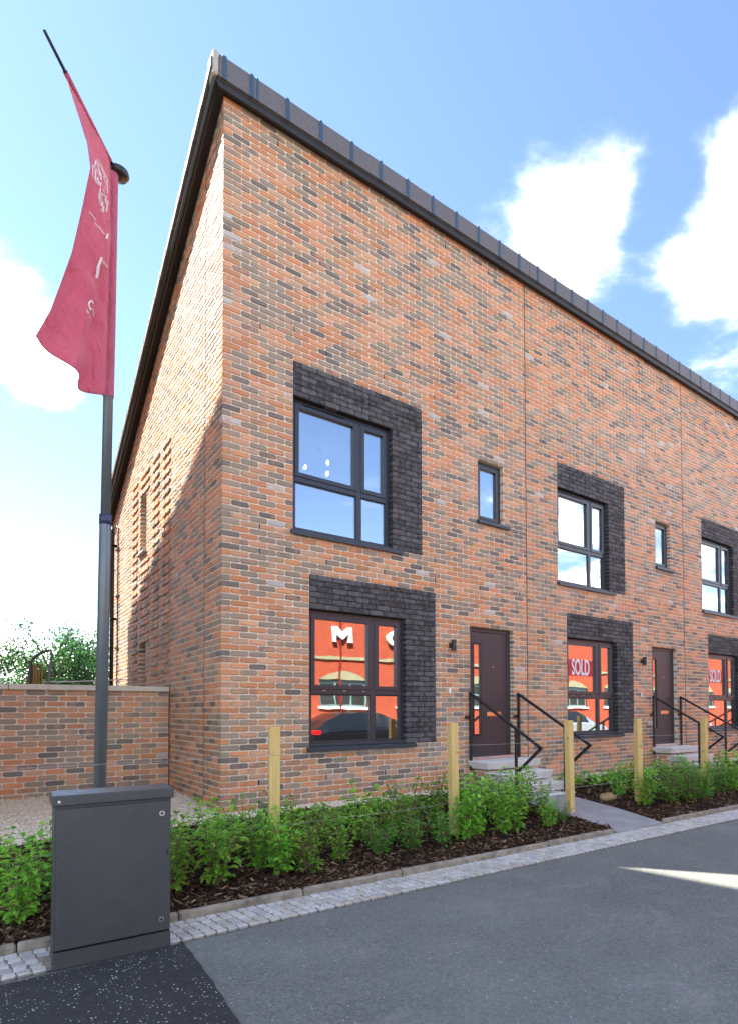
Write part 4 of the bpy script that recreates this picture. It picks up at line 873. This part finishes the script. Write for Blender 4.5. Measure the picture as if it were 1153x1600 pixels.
for i, (x, y, k, s, lb) in enumerate(((-2.02, -2.3, ('tall', 2), .8, 'tall leafy shrub at the left edge of the photo'), (-1.82, -1.75, ('upright', 0), .85, 'leafy shrub just left of the cabinet near the gravel'), (-2.12, -1.5, ('upright', 4), .8, 'pale green shrub at the left edge behind the tall one'), (-1.95, -2.0, ('glossy', 3), .75, 'dark glossy shrub left of the cabinet'), (-.95, -1.4, ('cover', 0), 1.0, 'low leafy mound right of the cabinet beside the gravel'), (-.35, -1.15, ('cover', 1), 1.05, 'low leafy mound at the foot of the house corner'), (2.95, -1.85, ('tall', 2), .98, 'tallest shrub in front of the first doorsteps'), (-.22, -2.28, ('tall', 2), .85, 'big leaved shrub hiding the foot of the post by the house corner'), (1.82, -2.3, ('upright', 4), .95, 'leafy shrub hiding the foot of the second timber post'), (3.3, -2.0, ('tall', 2), .62, 'leafy shrub right of the tallest one by the doorsteps'))):
    plant(k, x, y, s, lb, 'single plants in the bed')
# stone half sunk in the mulch beside the path
def boulder(x, y, r, lab):
    m = MB(); n = 9; vs = []; fs = []
    for j in range(6):
        t = math.pi*j/5
        for i in range(n):
            a = 2*math.pi*i/n; q = r*(1+.16*math.sin(3*a+j*1.3)+.08*math.cos(5*a-j)); vs.append((x+q*1.35*math.sin(t)*math.cos(a), y+q*math.sin(t)*math.sin(a), gz(x, y)+.35*r+q*.62*math.cos(t)))
    for j in range(5):
        for i in range(n): fs.append((j*n+i, (j+1)*n+i, (j+1)*n+(i+1) % n, j*n+(i+1) % n))
    m.add(vs, fs); tag(m.build('stone', simple('sandstone', (.38, .25, .12), .9, 0, .3, 14, .5) if 'sandstone' not in MATS else MATS['sandstone'], None, True), lab, 'stone', 'stones in the bed')
boulder(4.95, -1.75, .11, 'tan stone half sunk in the mulch beside the path'); boulder(-1.95, -1.7, .08, 'small tan stone in the mulch left of the cabinet'); boulder(5.9, -1.35, .08, 'tan stone behind the fourth timber post')

# ------------------------------------------------------------------ behind the garden wall
def tree(x, y, h, rad, seed, lab, n=5200):
    rng.seed(seed); e = empty('tree', (x, y, .05), label=lab, cat='tree', group='trees beyond the garden wall'); t = MB(); base = Vector((x, y, .05)); t.tube([base, base+Vector((.05, .03, h*.4)), base+Vector((0, .1, h*.8))], [.11, .08, .03], 8); tips = []
    for i in range(26):
        a = rng.uniform(0, 6.3); z0 = h*rng.uniform(.2, .7); r = rad*rng.uniform(.45, 1.05); p = base+Vector((0, 0, z0)); q = base+Vector((math.cos(a)*r, math.sin(a)*r, min(h, z0+h*rng.uniform(.08, .42)))); t.tube([p, p.lerp(q, .5)+Vector((0, 0, .12)), q], [.035, .022, .008], 5); tips.append((p, q))
    t.build('trunk', bark_m, e); m = MB()
    for _ in range(n):
        p, q = rng.choice(tips); c = p.lerp(q, rng.uniform(.35, 1.12)); g = rad*.16; c = c+Vector((rng.gauss(0, g), rng.gauss(0, g), rng.gauss(0, g*.9)))
        leaf(m, c, Vector((rng.uniform(-1, 1), rng.uniform(-1, 1), rng.uniform(-.7, .5))), rng.uniform(.08, .16), rng.uniform(.05, .09), Vector((rng.uniform(-.6, .6), rng.uniform(-.6, .6), 1)).normalized())
    m.build('crown', leaf_t, e)
tree(-.15, 17, 3.9, 1.5, 31, 'bushy green tree rising behind the timber boards'); tree(1.75, 19.5, 4.2, 1.4, 32, 'green tree half hidden behind the flagpole'); tree(-2.35, 15, 3.2, 1.25, 33, 'green tree at the left edge beyond the garden wall'); tree(.7, 22, 3.2, 1.8, 34, 'low green tree filling the gap between two taller ones'); tree(-1.4, 24, 2.6, 1.6, 35, 'small far tree low between the left ones')
rng.seed(9)
hp = empty('metal_hoop', (-1.45, 4, .1), label='grey steel hoop rail sticking up behind the garden wall', cat='rail')
m = MB(); m.tube([(-1.37, 4, .1), (-1.36, 4, 1.6), (-1.31, 4, 2.10), (-1.325, 4, 2.165), (-1.40, 4.05, 2.15), (-1.50, 4.2, 2.08), (-1.56, 4.3, 1.98), (-1.58, 4.3, .1)], .021, 10); m.build('hoop', pole_m, hp, True)
for i in range(6):
    x = -1.60+.036*i; m = MB(); m.cbox(x, x+.030, 4.4, 4.53, .1, 1.90+.05*((i*7) % 4)-.04*abs(i-3), .004); tag(m.build('timber_board', board_m), '%s weathered board from the left, upright behind the garden wall' % ordw[i], 'board', 'boards behind the garden wall')
m = MB(); m.tube([(-1.55, 4.8, 1.70), (-1.0, 4.8, 1.715), (-.1, 4.8, 1.78)], .010, 6); tag(m.build('rope', white_m), 'pale rope stretched just above the garden wall coping', 'rope')

# ------------------------------------------------------------------ neighbour across the lane (out of frame: its shadow lies on the gable)
ND = 3.2; kx = ND/SUN_H.x; ysh = -SUN_H.y*kx; zsh = kx*math.tan(R(SUN_EL)); NE = (5.45+ysh, 2.87+zsh); NF = -.4; nsl = .404
nb = empty('neighbour_house', (-ND-3, 4, -.1), label='taller brick house across the lane, outside the photo on the left', cat='house')
zf = NE[1]+nsl*(NE[0]-NF)
m = MB(); xa, xb = -ND-5, -ND; m.add([(x, y, z) for x in (xa, xb) for y, z in ((NF, -.3), (NE[0], -.3), (NE[0], NE[1]-.15), (NF, zf-.15))], [(0, 3, 2, 1), (4, 5, 6, 7), (0, 1, 5, 4), (1, 2, 6, 5), (2, 3, 7, 6), (3, 0, 4, 7)])
def facade_mat():
    t = NT('neighbour_brick'); b = t.n('ShaderNodeTexBrick'); cb = t.n('ShaderNodeCombineXYZ'); sp = t.n('ShaderNodeSeparateXYZ'); t.l(t.pos(), sp.inputs[0]); t.l(t.math('ADD', sp.outputs[0], sp.outputs[1]), cb.inputs[0]); t.l(sp.outputs[2], cb.inputs[1]); t.l(cb.outputs[0], b.inputs['Vector'])
    b.inputs['Scale'].default_value = 1; b.inputs['Brick Width'].default_value = .225; b.inputs['Row Height'].default_value = .075; b.inputs['Mortar Size'].default_value = .006
    b.inputs['Color1'].default_value = (.5, .21, .1, 1); b.inputs['Color2'].default_value = (.26, .18, .13, 1); b.inputs['Mortar'].default_value = (.55, .47, .38, 1); t.set(b.outputs[0], .9); return t.m
m.build('wall', facade_mat(), nb)
m = MB(); m.add([(x, y, z) for x in (xa-.1, xb) for y, z in ((NF-.1, zf-.145+.04), (NE[0], NE[1]-.145), (NE[0], NE[1]), (NF-.1, zf+.04))], [(0, 3, 2, 1), (4, 5, 6, 7), (0, 1, 5, 4), (1, 2, 6, 5), (2, 3, 7, 6), (3, 0, 4, 7)]); m.build('roof', tile_m, nb)
for z0, z1 in ((1, 2.4), (3.9, 5.3), (6.8, 8.2)):
    for x0 in (-ND-2, -ND-4.3):
        f = MB(); f.cbox(x0, x0+1.4, NF-.03, NF+.05, z0, z1, .01); f = f.build('window', frame_m, nb); g = MB(); g.box(x0+.08, x0+1.32, NF-.036, NF-.03, z0+.08, z1-.08); g.build('pane', carglass_m, f)

# ------------------------------------------------------------------ the street's other side, seen only in the window glass
OY = -14.0; ob = empty('red_brick_building', (9, OY, -.17), label='red brick building across the street, reflected in the windows', cat='building')
m = MB(); OX0 = 4.0; wins = [9.35+3.55*i for i in range(-1, 11)]
def rect(x0, x1, z0, z1): m.add([(x0, OY, z0), (x1, OY, z0), (x1, OY, z1), (x0, OY, z1)], [(3, 2, 1, 0)])
rect(OX0, wins[0]-1.05, -.3, 6.6)
for i, wx in enumerate(wins):
    rect(wx-1.05, wx+1.05, -.3, 1.4); rect(wx-1.05, wx+1.05, 2.45, 6.6)
    nx = wins[i+1]-1.05 if i+1 < len(wins) else 60
    rect(wx+1.05, nx, -.3, 6.6)
m.add([(OX0, OY, 6.6), (60, OY, 6.6), (60, OY-10, 6.6), (OX0, OY-10, 6.6)], [(0, 1, 2, 3)]); m.add([(OX0, OY, -.3), (OX0, OY-10, -.3), (OX0, OY-10, 6.6), (OX0, OY, 6.6)], [(0, 1, 2, 3)]); m.add([(OX0, OY-10, -.3), (60, OY-10, -.3), (60, OY-10, 6.6), (OX0, OY-10, 6.6)], [(0, 1, 2, 3)]); m.build('wall', red_m, ob)
m = MB(); m.box(OX0, 60, OY, OY+.12, 6.6, 6.8); m.build('parapet', teal_m, ob); m = MB(); m.box(OX0, 60, OY, OY+.07, 3.28, 3.40); m.build('string_course', olive_m, ob)
for wx in wins:
    a = MB(); n = 10; arc = [(wx-1.05+2.1*i/n, 2.45+.38*math.sin(math.pi*i/n)) for i in range(n+1)]
    a.add([(x, OY+.02, z) for x, z in arc]+[(x, OY-.0, z) for x, z in arc], [tuple(range(n+1))]+[(i, i+n+1, i+n+2, i+1) for i in range(n)]); a.build('arch_infill', olive_m, ob)
    f = MB(); yq = OY-.08
    for x0, x1, z0, z1 in ((wx-1.05, wx-.97, 1.4, 2.45), (wx+.97, wx+1.05, 1.4, 2.45), (wx-.97, wx+.97, 1.4, 1.48), (wx-.97, wx+.97, 2.3, 2.45), (wx-.97, wx+.97, 1.9, 1.97), (wx-.36, wx-.30, 1.48, 2.3), (wx+.30, wx+.36, 1.48, 2.3)): f.box(x0, x1, yq-.05, yq, z0, z1)
    f = f.build('window', teal_m, ob); g = MB(); g.box(wx-.97, wx+.97, yq-.045, yq-.04, 1.48, 2.3); g.build('pane', carglass_m, f)
    s = MB(); s.box(wx-1.15, wx+1.15, OY, OY+.09, 1.3, 1.4); s.build('sill', conc_m, f)
m = MB(); m.tube([(9.15, OY+.06, -.2), (9.15, OY+.06, 6.5)], .05, 8); m.build('downpipe', car_red, ob)
def letter(polys, cx_, cz_):
    m = MB()
    for P in polys:
        n = len(P); V = [(cx_-a, OY+.16, cz_+b) for a, b in P]+[(cx_-a, OY+.03, cz_+b) for a, b in P]
        m.add(V, [tuple(range(n)), tuple(range(n, 2*n))[::-1]]+[(i, i+n, (i+1) % n+n, (i+1) % n) for i in range(n)])
    m.build('letter', white_m, ob)
letter([[(-.45, -.33), (-.25, -.33), (-.25, .33), (-.45, .33)], [(.25, -.33), (.45, -.33), (.45, .33), (.25, .33)], [(-.249, .33), (-.249, .02), (0, -.22), (0, .06)], [(.249, .33), (0, .06), (0, -.22), (.249, .02)]], 9.2, 4.26)
ro = [(math.cos(2*math.pi*i/20), math.sin(2*math.pi*i/20)) for i in range(20)]
letter([[(.40*ro[i][0], .34*ro[i][1]), (.40*ro[(i+1) % 20][0], .34*ro[(i+1) % 20][1]), (.22*ro[(i+1) % 20][0], .18*ro[(i+1) % 20][1]), (.22*ro[i][0], .18*ro[i][1])] for i in range(20)], 11.72, 4.3)
def car_proto():
    st = [(0, .42, .80, .82, .72, .60), (.12, .30, .90, .94, .82, .66), (.45, .22, .95, 1.18, .87, .62), (.95, .2, .97, 1.39, .89, .62), (1.6, .2, .97, 1.46, .9, .63), (2.3, .2, .96, 1.43, .9, .62), (2.85, .2, .95, 1.24, .89, .62), (3.3, .2, .93, .99, .88, .68), (3.9, .22, .82, .86, .86, .66), (4.25, .28, .68, .72, .80, .6), (4.4, .36, .56, .60, .70, .5)]
    B, G = MB(), MB(); rows = []
    for x, zb, zl, zr, wb, wr in st: rows.append([(x, -wb*.96, zb), (x, -wb, zb+.18), (x, -wb, zl-.08), (x, -wb*.94, zl), (x, -wr, zr), (x, 0, zr+.025), (x, wr, zr), (x, wb*.94, zl), (x, wb, zl-.08), (x, wb, zb+.18), (x, wb*.96, zb)])
    for a, b in zip(rows, rows[1:]):
        for k in range(10):
            q = [a[k], a[k+1], b[k+1], b[k]]; tall = min(a[4][2]-a[3][2], b[4][2]-b[3][2]) > .15
            (G if (k in (3, 6) and tall) else B).add(q, [(0, 1, 2, 3)])
    for r_, fl_ in ((rows[0], False), (rows[-1], True)): B.add(r_, [tuple(range(11)) if fl_ else tuple(range(11))[::-1]])
    for x0, x1, i0, i1 in ((.2, .85, 2, 3), (2.4, 3.15, 5, 7)): pass
    a, b = rows[6], rows[7]; G.add([a[4], a[6], b[7], b[3]], [(0, 1, 2, 3)]); G.v = [(x+(.004 if i > -1 else 0), y*1.003, z+.006) for i, (x, y, z) in enumerate(G.v)]
    return B, G
CB, CG = car_proto(); cbm = {}
def car(x, y, rz, paint, lab):
    e = empty('parked_car', (x, y, ROADZ), label=lab, cat='car', group='cars parked across the street'); e.rotation_euler = (0, 0, rz)
    if paint.name not in cbm: cbm[paint.name] = CB.mesh('body', paint, True)
    if 'g' not in cbm:
        cbm['g'] = CG.mesh('glazing', carglass_m, True)
        t = MB(); t.lathe([(.20, -.10), (.31, -.10), (.325, -.07), (.325, .07), (.31, .10), (.20, .10)], (0, 0, 0), 20, 'y'); cbm['t'] = t.mesh('tyre', rubber_m, True)
        t = MB(); t.lathe([(.04, -.105), (.205, -.095), (.205, .095), (.04, .105)], (0, 0, 0), 14, 'y'); cbm['r'] = t.mesh('rim', steel_m)
        t = MB(); t.cbox(-.03, .16, -.17, .17, -.06, .07, .02); cbm['l'] = t.mesh('tail_lamp', tail_m); cbm['h'] = t.mesh('head_lamp', head_m)
    inst('body', cbm[paint.name], e, (0, 0, 0)); inst('glazing', cbm['g'], e, (0, 0, 0))
    for wx in (.78, 3.45):
        for wy in (-.78, .78):
            w_ = inst('wheel', cbm['t'], e, (wx, wy, .325)); inst('rim', cbm['r'], w_, (0, 0, 0))
    for wy in (-.66, .66): inst('tail_lamp', cbm['l'], e, (.03, wy, .86)); inst('head_lamp', cbm['h'], e, (4.12, wy*.92, .66), None, (0, 0, math.pi))
car(5.55, -9.6, 0, car_blk, 'black hatchback reflected in the first downstairs window'); car(1.6, -11.1, 0, car_red, 'dark red car behind the black hatchback, reflected in glass'); car(15.5, -9.8, 0, car_sil, 'silver car reflected in the second downstairs window'); car(25, -10, 0, car_sil, 'silver car reflected in the third downstairs window')
